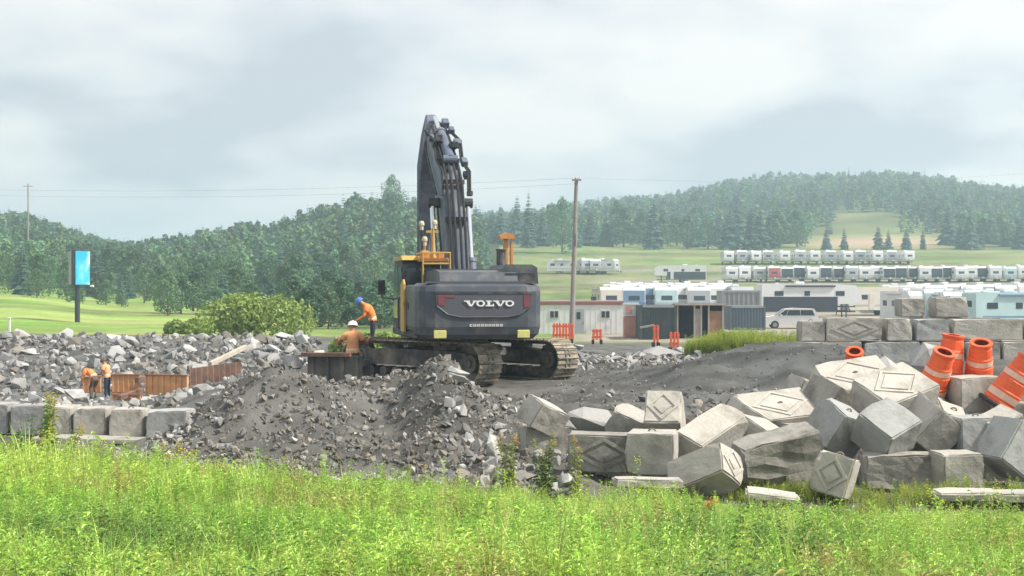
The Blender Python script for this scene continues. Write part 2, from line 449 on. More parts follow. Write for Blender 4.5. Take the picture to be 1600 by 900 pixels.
# the wood edge at the left behind the green field
treeline(17, (-60, 300), (205, 240), (5, 9.0), 'leafy tree|at the wood edge behind the green field', 'dark spruce|at the wood edge behind the green field', 'trees along the edge of the field', .25, 11)
treeline(17, (290, 640), (200, 235), (5, 8.5), 'leafy tree|at the wood edge behind the round shrub', 'spruce|at the wood edge behind the round shrub', 'trees behind the shrub', .35, 12)
treeline(18, (-40, 640), (248, 290), (6, 9.5), 'leafy tree|in the second row of the left-hand wood', 'spruce|in the second row of the left-hand wood', 'second row of the left-hand wood', .35, 13)
treeline(7, (-30, 340), (188, 200), (2.6, 4.6), 'low leafy bush|at the foot of the wood beside the field', 'young spruce|at the foot of the wood beside the field', 'bushes at the foot of the wood', .1, 14, 1.25)
treeline(9, (440, 640), (150, 185), (3.2, 6.0), 'low leafy tree|between the round shrub and the cab', 'young spruce|between the round shrub and the excavator cab', 'low trees left of the excavator', .25, 15, 1.2)
treeline(17, (455, 640), (112, 140), (2.6, 5.2), 'leafy bush|in the thicket between shrub and cab', 'small spruce|in the thicket between shrub and cab', 'thicket left of the excavator', .15, 25, 1.3)
treeline(12, (250, 470), (145, 175), (3.5, 6.5), 'leafy tree|close behind the broad round shrub', 'spruce|close behind the broad round shrub', 'trees close behind the shrub', .2, 26, 1.2)
# right: dark belt at the top of the sloping field
treeline(16, (735, 1050), (425, 470), (11, 17), 'leafy tree|in the belt behind the utility pole', 'dark spruce|in the belt behind the utility pole', 'tree belt behind the utility pole', .55, 16)
treeline(13, (1050, 1255), (430, 470), (10, 14), 'leafy tree|in the dark belt above the camper rows', 'dark spruce|in the belt above the camper rows', 'dark belt above the camper rows', .7, 17, 1.2)
for px, h, kd, lb in ((1291, 7.6, 'c1', 'lone spruce, first of the row before the tan field'), (1319, 7.4, 'c0', 'lone slim spruce, second of the row before the tan field'),
                      (1372, 7.8, 'c3', 'broad spruce, third of the row before the tan field'), (1388, 6.6, 'c4', 'small spruce touching the broad one before the tan field'),
                      (1416, 7.6, 'c1', 'pointed spruce, fifth of the row before the tan field'), (1442, 7.4, 'c2', 'slim dark spruce at the end of the row before the tan field')):
    tree(kd, X(px, 432), 432, h, lb, 'spruces before the tan field', 1.05)
treeline(12, (1478, 1640), (428, 470), (9, 13), 'leafy tree|in the dark belt above the last campers', 'dark spruce|in the belt above the last campers', 'dark belt above the last campers', .6, 18, 1.2)
tree('d2', X(800, 150), 150, 5.2, 'round pale green tree behind the excavator hood', None, 1.5)
tree('d4', X(762, 170), 170, 5.8, 'pale green tree beside the boom behind the hood', None, 1.3)
tree('d0', X(878, 400), 400, 17, 'tall dark round tree just left of the utility pole', None, .75)
tree('d5', X(612, 425), 425, 12.5, 'tall spreading pine crown on the middle skyline left of the boom', None, .7)
tree('c2', X(1326, 800), 800, 15, 'tall pointed spruce standing above the right-hand skyline', None, .8)
tree('c4', X(125, 500), 500, 10, 'pointed spruce rising from the left-hand skyline', None, .8)

# ------------------------------------------------------------------ woods that read as one mass
def wood(name, label, n, pxr, yr, hr, seed, pc=.35, excl=None):
    rng = np.random.default_rng(seed)
    Vs = []; Ts = []; Cs = []; o = 0
    tmpl = []
    for k in range(5):
        V, Q = deciduous(300+k+seed, 1.0, [.62, .5, .72, .56, .66][k], 8, 150, .06)
        tmpl.append((V, np.concatenate([Q[:, [0, 1, 2]], Q[:, [0, 2, 3]]]), 0))
    for k in range(4):
        V, T = conifer(400+k+seed, 1.0, [.34, .42, .3, .38][k], 11, 8); tmpl.append((V, T, 1))
    m = 0
    while m < n:
        Y = math.sqrt(rng.uniform(yr[0]**2, yr[1]**2)); px = rng.uniform(*pxr)
        if excl and excl(px, Y): m += 1; continue
        x = X(px, Y); c = rng.random() < pc
        V, T, kd = tmpl[5+rng.integers(4)] if c else tmpl[rng.integers(5)]
        h = rng.uniform(*hr)*(1.12 if c else 1.0); a = rng.uniform(0, 6.28); ca, sa = math.cos(a), math.sin(a)
        v = V*h; v = np.stack([v[:, 0]*ca-v[:, 1]*sa+x, v[:, 0]*sa+v[:, 1]*ca+Y, v[:, 2]+0], 1)
        Vs.append(v); Ts.append(T+o); o += len(V)
        base = np.array([.05, .098, .08]) if c else np.array([.11, .188, .092])
        base = base*rng.uniform(.5, 1.65)*np.array([rng.uniform(.8, 1.3), 1, rng.uniform(.7, 1.2)])
        Cs.append(np.tile(base, (len(V), 1))); v[:, 2] += hz(x, Y)-.5
        m += 1
    me = fastmesh(name, np.concatenate(Vs), np.concatenate(Ts), MAT['wood'], np.concatenate(Cs))
    o = link(name, me); tag(o, label, 'wood', None, 'stuff')
wood('forest', 'mixed wood rising over the left-hand and middle hill', 2500, (-180, 760), (255, 560), (5.5, 9), 51, .4)
wood('forest', 'hazy far wood covering the right-hand hill to the skyline', 2700, (660, 1800), (470, 960), (7.5, 11.5), 52, .5,
     lambda px, Y: (1258 < px < 1480 and Y < 515) or (px-1355)**2/62**2+(Y-545)**2/55**2 < 1)

# ------------------------------------------------------------------ haze
def haze():
    b = MB(); b.box((0, 1250, 45), (3900, 2900, 106)); me = b.mesh('haze', None)
    m = bpy.data.materials.new('haze'); m.use_nodes = True; nt = m.node_tree
    nt.nodes.remove(nt.nodes['Principled BSDF'])
    v = nt.nodes.new('ShaderNodeVolumePrincipled'); v.inputs['Density'].default_value = HAZE
    v.inputs['Color'].default_value = (.66, .87, 1.0, 1); v.inputs['Anisotropy'].default_value = 0.3
    nt.links.new(v.outputs[0], nt.nodes['Material Output'].inputs['Volume'])
    try: m.cycles.homogeneous_volume = True
    except Exception: pass
    me.materials.append(m); tag(link('haze', me), kind='stuff')
HAZE = 0.00068
haze()

# ------------------------------------------------------------------ roadside weeds
MAT['weed'] = mat('weed', (1, 1, 1), .6, .0, 1, attr=True, transl=.3, spec=.3)
def blade(rng, L, w, lean, a, z0=0.0, seg=3):
    d = np.array([math.cos(a), math.sin(a)]); s = np.array([-d[1], d[0]]); V = []; T = []
    for k in range(seg+1):
        t = k/seg; r = lean*L*t**1.7; z = z0+L*t*(1-.35*lean*t); ww = w*(1-t**1.5)*.5
        if k < seg: V += [(*(d*r+s*ww), z), (*(d*r-s*ww), z)]
        else: V += [(*(d*r), z)]
    for k in range(seg-1): T += [(2*k, 2*k+1, 2*k+3), (2*k, 2*k+3, 2*k+2)]
    T += [(2*seg-2, 2*seg-1, 2*seg)]
    return V, T
def tuft(seed, n, L, w):
    rng = random.Random(seed); V = []; T = []; C = []
    for k in range(n):
        v, t = blade(rng, L*rng.uniform(.55, 1.1), w, rng.uniform(.15, .8), rng.uniform(0, 6.28))
        ox, oy = rng.gauss(0, .035), rng.gauss(0, .035); b = len(V)
        V += [(p[0]+ox, p[1]+oy, p[2]) for p in v]; T += [tuple(i+b for i in q) for q in t]
        s = rng.uniform(.75, 1.25); C += [(s, s*rng.uniform(.95, 1.05), s*.9)]*len(v)
    return np.array(V), np.array(T), np.array(C)
def leafy(seed, L, n, ls, stem=True, flower=None, droop=.3, lw=.32):
    rng = random.Random(seed); V = []; T = []; C = []
    bx, by = rng.uniform(-.15, .15)*L, rng.uniform(-.15, .15)*L
    if stem:
        v = [(-.004, 0, 0), (.004, 0, 0), (bx+.002, by, L), (bx-.002, by, L)]; V += v; T += [(0, 1, 2), (0, 2, 3)]; C += [(.95, 1.0, .8)]*4
    for k in range(n):
        t = .12+.88*(k+rng.random())/n; a = k*2.4+rng.uniform(-.4, .4); l = ls*rng.uniform(.7, 1.25)*(1.1-.45*t)
        px, py, pz = bx*t*t, by*t*t, L*t; d = (math.cos(a), math.sin(a)); up = rng.uniform(-.1, .75); w = l*lw
        b = len(V); s = rng.uniform(.75, 1.3)*(.8+.3*t)
        mx, my, mz = px+d[0]*l*.5, py+d[1]*l*.5, pz+l*up*.5
        V += [(px, py, pz), (mx-d[1]*w*.5, my+d[0]*w*.5, mz+.1*l), (px+d[0]*l, py+d[1]*l, pz+l*up-l*droop), (mx+d[1]*w*.5, my-d[0]*w*.5, mz+.1*l)]
        T += [(b, b+2, b+1), (b, b+3, b+2)]; C += [(s, s, s*.9)]*4
    if flower:
        for k in range(14):
            a = rng.uniform(0, 6.28); r = rng.uniform(0, .07)*L/.6; z = L*rng.uniform(.86, 1.08); q = rng.uniform(.004, .008); b = len(V)
            x, y = bx+r*math.cos(a), by+r*math.sin(a)
            V += [(x-q, y, z), (x+q, y-q, z+q), (x, y+q, z+q*1.5)]; T += [(b, b+1, b+2)]; C += [flower]*3
    return np.array(V), np.array(T), np.array(C)
def seedstalk(seed):
    rng = random.Random(seed); V = []; T = []; C = []
    for k in range(5):
        h = rng.uniform(.4, .66); a = rng.uniform(0, 6.28); l = rng.uniform(.05, .2); dx, dy = l*math.cos(a), l*math.sin(a); b = len(V)
        V += [(-.003, 0, 0), (.003, 0, 0), (dx*.4+.002, dy*.4, h*.7), (dx*.4-.002, dy*.4, h*.7)]; T += [(b, b+1, b+2), (b, b+2, b+3)]; C += [(1.1, .9, .9)]*4
        for j in range(16):
            t = j/16+rng.uniform(0, .05); q = rng.uniform(.0025, .0055)*(1.15-.7*t); x, y, z = dx*(.4+.6*t)+rng.gauss(0, .009), dy*(.4+.6*t)+rng.gauss(0, .009), h*(.7+.3*t); b = len(V)
            V += [(x-q, y, z), (x, y-q, z+q), (x+q, y, z+2.5*q), (x, y+q, z+q*1.5)]; T += [(b, b+1, b+2), (b, b+2, b+3)]; C += [(1.2, .92, 1.1)]*4
    return np.array(V), np.array(T), np.array(C)
def scatter(tm, xs, ys, zs, sc, tint, which, rng):
    Vs = []; Ts = []; Cs = []; o = 0
    for i in range(len(xs)):
        V, T, C = tm[which[i]]; a = rng.uniform(0, 6.283); ca, sa = math.cos(a), math.sin(a); s = sc[i]
        Vs.append(np.stack([(V[:, 0]*ca-V[:, 1]*sa)*s+xs[i], (V[:, 0]*sa+V[:, 1]*ca)*s+ys[i], V[:, 2]*s+zs[i]], 1))
        Ts.append(T+o); o += len(V); Cs.append(C*tint[i])
    return np.concatenate(Vs), np.concatenate(Ts), np.concatenate(Cs)
YEL = (1.7, 1.25, .5)
TM = [tuft(1, 15, .4, .011), tuft(2, 16, .48, .010), tuft(3, 14, .34, .013), tuft(4, 16, .44, .009),
      leafy(5, .38, 30, .066, lw=.36), leafy(6, .34, 28, .074, lw=.4), leafy(7, .46, 34, .064, lw=.28), leafy(8, .28, 24, .085, lw=.44), leafy(9, .4, 32, .058, lw=.36),
      leafy(10, .6, 24, .085, flower=YEL, lw=.22), leafy(11, .55, 20, .08, flower=YEL, lw=.24), seedstalk(12), seedstalk(13)]
def weeds():
    rng = np.random.default_rng(77); n = 29000
    Y = np.sqrt(rng.uniform(5.2**2, 20.6**2, n)); x = rng.uniform(-.53, .53, n)*Y
    edge = 19.3+.9*fbm(x*.5, x*0+3, 3, 5)*2+np.where(x < -4, .5, 0)
    k = Y < edge; x = x[k]; Y = Y[k]; n = len(x)
    u = fbm(x*.45, Y*.45, 3, 61)+.5; v = fbm(x*.3+9, Y*.3, 3, 62)+.5; r = rng.random(n)
    which = np.where(r < np.interp(Y, [6, 11, 18], [.36, .48, .6])*np.clip(.4+1.3*u, 0, 1.4), rng.integers(0, 4, n), rng.integers(4, 9, n))
    which = np.where((v > .6) & (r > .96), rng.integers(9, 11, n), which)
    r2 = rng.random(n); which = np.where(r2 > .965, rng.integers(11, 13, n), which)
    which = np.where((Y > 15) & (r > .992), rng.integers(9, 11, n), which)
    sc = rng.uniform(.6, 1.15, n)*np.clip(.55+.9*(fbm(x*.55, Y*.55, 3, 71)+.5)+.5*(u-.5), .45, 1.5)*np.where(x < -4.5, 1.0+.35*np.clip((-4.5-x)/1.2, 0, 1)*np.clip((Y-14)/3, 0, 1), 1.0)*np.where((Y > 17.5) & (x > -3), .85, 1)*np.where(rng.random(n) > .97, 1.3, 1)*np.where((x > 0.2) & (Y > 15.5), .78, 1)
    g = np.array([.24, .41, .09]); yl = np.array([.44, .54, .15]); dk = np.array([.09, .18, .065]); br = np.array([.33, .25, .13])
    a = np.clip(rng.normal(.5, .25, n)+(u-.5)*1.2, 0, 1)[:, None]; t = g*(1-a)+yl*a
    b = np.clip((fbm(x*.7, Y*.7, 3, 66)+.02)*5, 0, 1)[:, None]*np.clip((15-Y)/6, .2, 1)[:, None]; t = t*(1-b)+dk*b
    c = np.clip((fbm(x*.9+5, Y*.9, 3, 67)-.12)*5, 0, .8)[:, None]; t = t*(1-c)+br*c
    t *= rng.uniform(.85, 1.6, (n, 1))
    V, T, C = scatter(TM, x, Y, H(x, Y)-.03, sc, t, which, rng)
    o = link('roadside_weeds', fastmesh('roadside_weeds', V, T, MAT['weed'], C))
    tag(o, 'tall bright green grass and weeds along the roadside', 'grass', None, 'stuff')
weeds()
def patch(name, label, n, cx, cy, rx, ry, h, seed, tint=(1, 1, 1)):
    rng = np.random.default_rng(seed); a = rng.uniform(0, 6.28, n); r = np.sqrt(rng.random(n)); x = cx+rx*r*np.cos(a); Y = cy+ry*r*np.sin(a)
    g = np.array([.28, .40, .085]); yl = np.array([.42, .45, .11]); k = rng.random((n, 1)); t = (g*k+yl*(1-k))*rng.uniform(.75, 1.2, (n, 1))*np.array(tint)
    V, T, C = scatter(TM[:7], x, Y, H(x, Y)-.03, h/.45*rng.uniform(.6, 1.2, n), t, rng.integers(0, 7, n), rng)
    tag(link(name, fastmesh(name, V, T, MAT['weed'], C)), label, 'grass', None, 'stuff')
patch('tall_grass', 'tall green grass on the mound before the grey sheds', 2300, X(1165, 51), 51, 2.1, 1.8, .62, 5)
patch('tall_grass', 'grass growing between the fallen concrete blocks', 420, X(1235, 21.2), 21.2, .95, .7, .3, 6)
patch('tall_grass', 'grass at the foot of the block pile by the stacked blocks', 420, X(1440, 20.8), 20.8, 1.6, .5, .3, 7)
# ------------------------------------------------------------------ excavator
MAT['ex_grey'] = mat('ex_grey', (.062, .073, .092), .5, .12, 2.0, spec=.45, dirt=(.15, .145, .14), dscale=2.2, dthr=.57)
MAT['ex_dark'] = mat('ex_dark', (.035, .04, .048), .6, .15, 3.0, spec=.4, dirt=(.17, .16, .15), dscale=2.5, dthr=.6)
MAT['ex_panel'] = mat('ex_panel', (.088, .093, .112), .5, .08, 2.0, spec=.45)
MAT['boom'] = mat('boom', (.105, .128, .175), .5, .2, 1.5, spec=.4, dirt=(.2, .21, .24), dscale=2.0, dthr=.56)
MAT['ex_yellow'] = mat('ex_yellow', (.52, .33, .075), .5, .15, 3.0, spec=.4, dirt=(.35, .27, .16), dscale=3.0, dthr=.6)
MAT['ex_orange'] = mat('ex_orange', (.55, .24, .08), .5, .15, 3.0, spec=.4)
MAT['chrome'] = mat('chrome', (.75, .78, .8), .22, .05, 3.0, metal=.9)
MAT['rubber'] = mat('rubber', (.03, .03, .032), .75, .2, 6.0)
MAT['glass'] = mat('glass', (.035, .05, .06), .12, 0, spec=.6)
MAT['white'] = mat('white', (.78, .78, .76), .55, .05, 3.0)
MAT['reflect_red'] = mat('reflect_red', (.2, .06, .072), .4, .1, 8.0)
MAT['reflect_yel'] = mat('reflect_yel', (.6, .56, .2), .4, .15, 8.0)
MAT['lamp_cream'] = mat('lamp_cream', (.55, .5, .36), .5, .15, 6)
MAT['shoe'] = mat('shoe', (.19, .17, .145), .75, .3, 5.0, .4, spec=.35, dirt=(.42, .36, .26), dscale=3.0, dthr=.5, rnd=.12)
MAT['tframe'] = mat('tframe', (.07, .07, .07), .75, .25, 3.0, dirt=(.26, .235, .2), dscale=1.8, dthr=.52)

EXC = (-1.42, 37.3); YAW = R(11.5)
ex = empty('excavator', (EXC[0], EXC[1], 0.6), YAW)
tag(ex, 'large dark grey tracked excavator with raised boom and white VOLVO lettering', 'excavator')

def stadium(s, L, r, cz):
    """point and tangent angle at arc length s on a track loop in the (y,z) plane"""
    st = L-2*r; per = 2*st+2*math.pi*r; s %= per
    if s < st: return (-st/2+s, cz+r, 0.0)
    s -= st
    if s < math.pi*r:
        a = s/r; return (st/2+r*math.sin(a), cz+r*math.cos(a), -a)
    s -= math.pi*r
    if s < st: return (st/2-s, cz-r, math.pi)
    s -= st; a = s/r
    return (-st/2-r*math.sin(a), cz-r*math.cos(a), math.pi-a)
TL, TRD, TCZ = 5.3, 0.5, 0.55
def shoe_mesh():
    b = MB(); b.box((0, 0, 0), (.74, .225, .035)); b.box((0, -.07, .03), (.74, .03, .05)); b.box((0, .05, .024), (.74, .025, .03))
    return b.mesh('track_shoe', MAT['shoe'])
SHOE = shoe_mesh()
def lug_mesh():
    b = MB(); b.prism([(-.1, -.1), (.1, -.1), (.09, 0), (-.09, 0)], .26, 'x'); return b.mesh('track_link', MAT['tframe'])
def track(side):
    xo = side*1.375
    b = MB()
    b.prism([(-2.0, .42), (2.0, .42), (2.0, .78), (1.2, .84), (-1.2, .84), (-2.0, .78)], .42, 'x')
    b.box((0, -1.0, .9), (.3, .5, .1)); b.box((0, 1.0, .9), (.3, .5, .1))
    fr = b.build('track_frame', MAT['tframe'], ex, rot=(0, 0, R(33.5)))
    M = Matrix.Rotation(R(33.5), 3, 'Z'); fr.location = M @ Vector((xo, 0, 0))
    # drive sprocket and idler
    for yy, nm, teeth in ((-(TL/2-TRD), 'sprocket', 18), ((TL/2-TRD), 'idler', 0)):
        w = MB(); n = 36; prof = []
        for k in range(n):
            a = 2*math.pi*k/n; r = .45+(.04 if (teeth and k % 2) else 0)-.02; prof.append((yy+r*math.cos(a), TCZ+r*math.sin(a)))
        w.prism(prof, .16, 'x'); w.cyl((-.24, yy, TCZ), (.24, yy, TCZ), .22, n=16); w.cyl((-.3, yy, TCZ), (.3, yy, TCZ), .1, n=12)
        w.build(nm, MAT['tframe'], fr)
    for k in range(8):
        w = MB(); yy = -1.65+k*.47; w.cyl((-.2, yy, .24), (.2, yy, .24), .13, n=12); w.build('track_roller', MAT['tframe'], fr)
    for yy in (-.9, .9):
        w = MB(); w.cyl((-.15, yy, .93), (.15, yy, .93), .09, n=10); w.build('carrier_roller', MAT['tframe'], fr)
    per = 2*(TL-2*TRD)+2*math.pi*TRD; n = 48
    for k in range(n):
        y, z, a = stadium(per*(k+.3)/n, TL, TRD, TCZ)
        link('track_shoe', SHOE, fr, loc=(0, y, z), rot=(a, 0, 0))
    ch = MB()
    for k in range(n):
        y, z, a = stadium(per*(k+.3)/n, TL, TRD-.06, TCZ); ch.box((.07, y, z), (.04, .26, .09), (a, 0, 0)); ch.box((-.07, y, z), (.04, .26, .09), (a, 0, 0))
    ch.build('track_chain', MAT['tframe'], fr)
track(-1); track(1)
b = MB(); b.box((0, 0, .72), (1.9, 1.5, .4), (0, 0, R(33.5)), .06)
for s in (-1, 1):
    for f in (-1, 1):
        q = Matrix.Rotation(R(33.5), 3, 'Z'); p0 = q @ Vector((.6*s, .6*f, .68)); p1 = q @ Vector((1.25*s, 1.0*f, .62)); b.cyl(p0, p1, .22, .2, 8)
b.build('undercarriage_frame', MAT['tframe'], ex)
b = MB(); b.cyl((0, 0, .9), (0, 0, 1.16), .78, n=32); b.build('slewing_ring', MAT['ex_dark'], ex)
b = MB(); b.box((0, -.2, 1.25), (2.9, 5.0, .2), ch=.03); b.box((0, 1.6, 1.3), (1.0, 1.6, .34), ch=.03); b.build('deck', MAT['ex_dark'], ex)

# counterweight: rounded corners, sunk name panel
def cw():
    top, bot = 2.52, 1.17; hw = 1.54; yf = -2.35; yb = -3.5
    prof = [(-hw, yf), (-hw, yb+.5), (-hw+.07, yb+.2), (-hw+.2, yb+.07), (-hw+.42, yb), (hw-.42, yb), (hw-.2, yb+.07), (hw-.07, yb+.2), (hw, yb+.5), (hw, yf)]
    b = MB()
    def ring(z, ins):
        return [(x*(1-ins/1.5), y+(ins if y < yf-.01 else 0), z) for x, y in prof]
    lev = [(bot, .16), (bot+.12, .04), (bot+.3, 0), (top-.2, 0), (top-.08, .03), (top, .13)]
    vs = []; n = len(prof)
    for z, i in lev: vs += ring(z, i)
    fs = [(r*n+k, r*n+(k+1) % n, (r+1)*n+(k+1) % n, (r+1)*n+k) for r in range(len(lev)-1) for k in range(n)]
    fs += [tuple(range(n))[::-1], tuple(range((len(lev)-1)*n, len(lev)*n))]
    b.add(vs, fs); o = b.build('counterweight', MAT['ex_grey'], ex)
    y = yb-.012
    p = MB(); p.prism([(-1.17, 2.26), (1.17, 2.26), (1.14, 1.98), (.88, 1.78), (.55, 1.72), (-.55, 1.72), (-.88, 1.78), (-1.14, 1.98)], .03, 'y', (.06, y, 0)); p.build('name_panel', MAT['ex_panel'], o)
    p = MB(); p.prism([(-1.2, 2.3), (1.2, 2.3), (1.2, 2.255), (-1.2, 2.255)], .05, 'y', (.06, y, 0)); p.build('panel_brow', MAT['ex_dark'], o)
    p = MB()
    for (x0, z0, x1, z1) in ((-1.14, 1.97, -.88, 1.77), (-.88, 1.77, -.55, 1.705), (-.55, 1.705, .55, 1.705), (.55, 1.705, .88, 1.77), (.88, 1.77, 1.14, 1.97)):
        p.cyl((x0+.06, y-.008, z0), (x1+.06, y-.008, z1), .018, n=6)
    p.build('panel_lip', MAT['ex_panel'], o)
    for s, w in ((-1, .4), (1, .16)):
        p = MB(); xo = .06+s*(1.12-w/2); p.prism([(-w/2, 2.235), (w/2, 2.235), (w/2, 2.17), (-w/2, 2.17)], .012, 'y', (xo, y-.02, 0))
        if s > 0: p.prism([(-.08, 2.165), (.08, 2.165), (.06, 1.95), (-.08, 1.92)], .012, 'y', (xo, y-.02, 0))
        else: p.prism([(-.2, 2.165), (-.02, 2.165), (-.03, 1.98), (-.17, 1.98)], .012, 'y', (xo, y-.02, 0))
        p.build('reflector', MAT['reflect_red'], o)
    for xx in (-1.0, 1.02):
        p = MB(); p.box((xx, yb+.01 if abs(xx) < 1.05 else yb+.03, 1.3), (.3, .05, .19), ch=.012); p.build('marker_plate', MAT['reflect_yel'], o)
    # lifting eye
    p = MB(); p.tube([(.1+.1*math.cos(a), yb+.5, top+.02+.1*math.sin(a)) for a in np.linspace(0, math.pi, 7)], .025, 6); p.build('lifting_eye', MAT['ex_panel'], o)
    p = MB(); p.box((0.02, yb+.16, top+.015), (2.7, .1, .05)); p.build('top_rim', MAT['ex_panel'], o)
    # lettering
    H_, z0 = .135, 1.965
    def V(x, w):
        q = MB(); t = .085; yy = y-.03
        q.prism([(x, z0+H_), (x+t, z0+H_), (x+w/2+t*.3, z0), (x+w/2-t*.35, z0)], .02, 'y', (0, yy, 0))
        q.prism([(x+w-.05, z0+H_), (x+w, z0+H_), (x+w/2+t*.3, z0), (x+w/2-.01, z0)], .021, 'y', (0, yy, 0))
        q.box((x+t*.45, yy, z0+H_-.012), (t*1.7, .022, .024)); q.box((x+w-.025, yy, z0+H_-.012), (.11, .022, .024)); return q
    def O(x, w):
        q = MB(); n = 20; vs = []; yy = y-.03
        for k in range(n):
            a = 2*math.pi*k/n; c, s = math.cos(a), math.sin(a)
            for r, d in ((1, -.01), (.52, -.01), (1, .01), (.52, .01)):
                vs.append((x+w/2+(w/2*c*(1 if r == 1 else .55)), yy+d, z0+H_/2+(H_/2+.006)*s*(1 if r == 1 else .62)))
        fs = []
        for k in range(n):
            a, c = 4*k, 4*((k+1) % n); fs += [(a, c, c+1, a+1), (a+2, a+3, c+3, c+2), (a, a+2, c+2, c), (a+1, c+1, c+3, a+3)]
        q.add(vs, fs); return q
    def Lt(x, w):
        q = MB(); yy = y-.03; q.box((x+.075, yy, z0+H_/2), (.065, .02, H_)); q.box((x+w/2, yy, z0+.014), (w, .022, .028))
        q.box((x+.075, yy, z0+H_-.012), (.13, .022, .024)); q.box((x+w-.015, yy, z0+.03), (.03, .021, .06)); return q
    x = -.40
    for fn, w in ((V, .26), (O, .215), (Lt, .2), (V, .26), (O, .215)):
        fn(x, w).build('letter', MAT['white'], o); x += w+(.015 if fn is not V else .0)
    # small line of lettering under the name, too small to read in the photograph
    q = MB(); yy = y-.004; xx = -.28; zz = 1.51
    q.box((xx, yy, zz), (.02, .02, .055)); q.box((xx+.03, yy, zz+.021), (.05, .02, .013)); q.box((xx+.03, yy, zz-.021), (.05, .02, .013))
    for k in range(8):
        x0 = xx+.11+k*.092
        q.box((x0-.024, yy, zz), (.017, .02, .05)); q.box((x0+.024, yy, zz), (.017, .02, .05))
        q.box((x0, yy, zz+.02), (.034, .02, .012)); q.box((x0, yy, zz-.02), (.034, .02, .012))
    q.build('small_lettering', MAT['white'], o)
    return o
cw()

# engine hood and side bodies
b = MB(); b.prism([(-3.3, 2.5), (-3.15, 2.78), (-2.6, 2.84), (-1.2, 2.84), (-.6, 2.8), (-.6, 1.35), (-3.0, 1.35)], 1.9, 'x', (-.02, 0, 0)); hood = b.build('engine_hood', MAT['ex_grey'], ex)
for yy in (-2.5, -1.9, -1.3):
    p = MB(); p.box((-.1, yy, 2.852), (1.5, .06, .03)); p.build('hood_rib', MAT['ex_panel'], hood)
b = MB(); b.prism([(.47, 2.5), (.56, 2.86), (.66, 2.97), (1.3, 2.97), (1.43, 2.9), (1.46, 2.5)], 1.9, 'y', (0, -2.2, 0)); r = b.build('engine_cover', MAT['ex_grey'], ex)
p = MB(); p.box((1.0, -3.17, 2.66), (.72, .05, .2)); p.build('vent_grille', MAT['ex_dark'], r)
for s, nm in ((-1, 'side_body'), (1, 'side_body')):
    b = MB(); b.box((s*1.2, -1.45 if s < 0 else -.6, 1.9), (.56, 1.9 if s < 0 else 3.9, 1.16), ch=.05); sb = b.build(nm, MAT['ex_grey'], ex)
    for k in range(2 if s < 0 else 3):
        p = MB(); yc = (-1.0-k*.85) if s < 0 else (.9-k*1.2); p.box((s*1.492, yc, 1.92), (.02, .8 if s < 0 else 1.1, .95), ch=.008); p.build('side_door', MAT['ex_panel'], sb)
        p = MB(); p.box((s*1.508, yc+.3, 1.95), (.03, .05, .16)); p.build('door_handle', MAT['ex_dark'], sb)
# yellow side panel behind the cab and steps
b = MB(); b.prism([(-1.15, 1.3), (-.42, 1.3), (-.42, 2.5), (-.9, 2.62), (-1.1, 2.5)], .05, 'x', (-1.535, 0.05, 0)); b.build('yellow_panel', MAT['ex_yellow'], ex)
b = MB(); b.box((-1.57, -1.05, 2.02), (.06, .42, .05)); b.build('grab_bar', MAT['ex_yellow'], ex)

# cab on the left
cab = None
b = MB()
cy0, cy1, cz0, cz1 = -.35, 1.75, 1.38, 3.12; cx0, cx1 = -1.5, -.52
b.prism([(cy0, cz0), (cy1-.1, cz0), (cy1, cz0+.5), (cy1-.15, cz1-.3), (cy1-.45, cz1), (cy0+.08, cz1), (cy0, cz1-.12)], cx1-cx0, 'x', ((cx0+cx1)/2, 0, 0))
cab = b.build('cab', MAT['ex_dark'], ex)
def pane(pts, nrm):
    b = MB(); n = Vector(nrm)*.012; vs = [Vector(p)+n for p in pts]; vs += [Vector(p)-n for p in pts]; k = len(pts)
    b.add(vs, [tuple(range(k)), tuple(range(2*k-1, k-1, -1))]+[(i, (i+1) % k, (i+1) % k+k, i+k) for i in range(k)])
    return b.build('window_pane', MAT['glass'], cab)
pane([(cx0-.008, cy0+.12, 2.15), (cx0-.008, cy0+.8, 2.15), (cx0-.008, cy0+.8, 2.95), (cx0-.008, cy0+.12, 2.95)], (1, 0, 0))
pane([(cx0-.008, cy0+.92, 1.6), (cx0-.008, cy1-.25, 1.6), (cx0-.008, cy1-.28, 2.75), (cx0-.008, cy1-.5, 2.98), (cx0-.008, cy0+.92, 2.98)], (1, 0, 0))
pane([(cx0+.1, cy0-.008, 2.2), (cx1-.1, cy0-.008, 2.2), (cx1-.1, cy0-.008, 2.92), (cx0+.1, cy0-.008, 2.92)], (0, 1, 0))
b = MB(); b.prism([(cy0-.04, cz1), (cy1-.4, cz1), (cy1-.5, cz1+.09), (cy0+.1, cz1+.12)], 1.02, 'x', ((cx0+cx1)/2, 0, 0)); b.build('cab_roof', MAT['ex_yellow'], cab)
b = MB(); b.box((cx0-.012, cy0+.05, 2.1), (.03, .07, 1.4)); b.box((cx0-.012, cy0+.86, 2.1), (.03, .06, 1.4)); b.build('door_frame', MAT['ex_panel'], cab)
b = MB(); b.tube([(cx0-.02, cy1-.3, 2.1), (cx0-.32, cy1-.15, 2.15), (cx0-.32, cy1-.15, 2.6)], .022, 6); b.box((cx0-.33, cy1-.15, 2.42), (.2, .05, .4), ch=.01); b.build('wing_mirror', MAT['ex_dark'], cab)
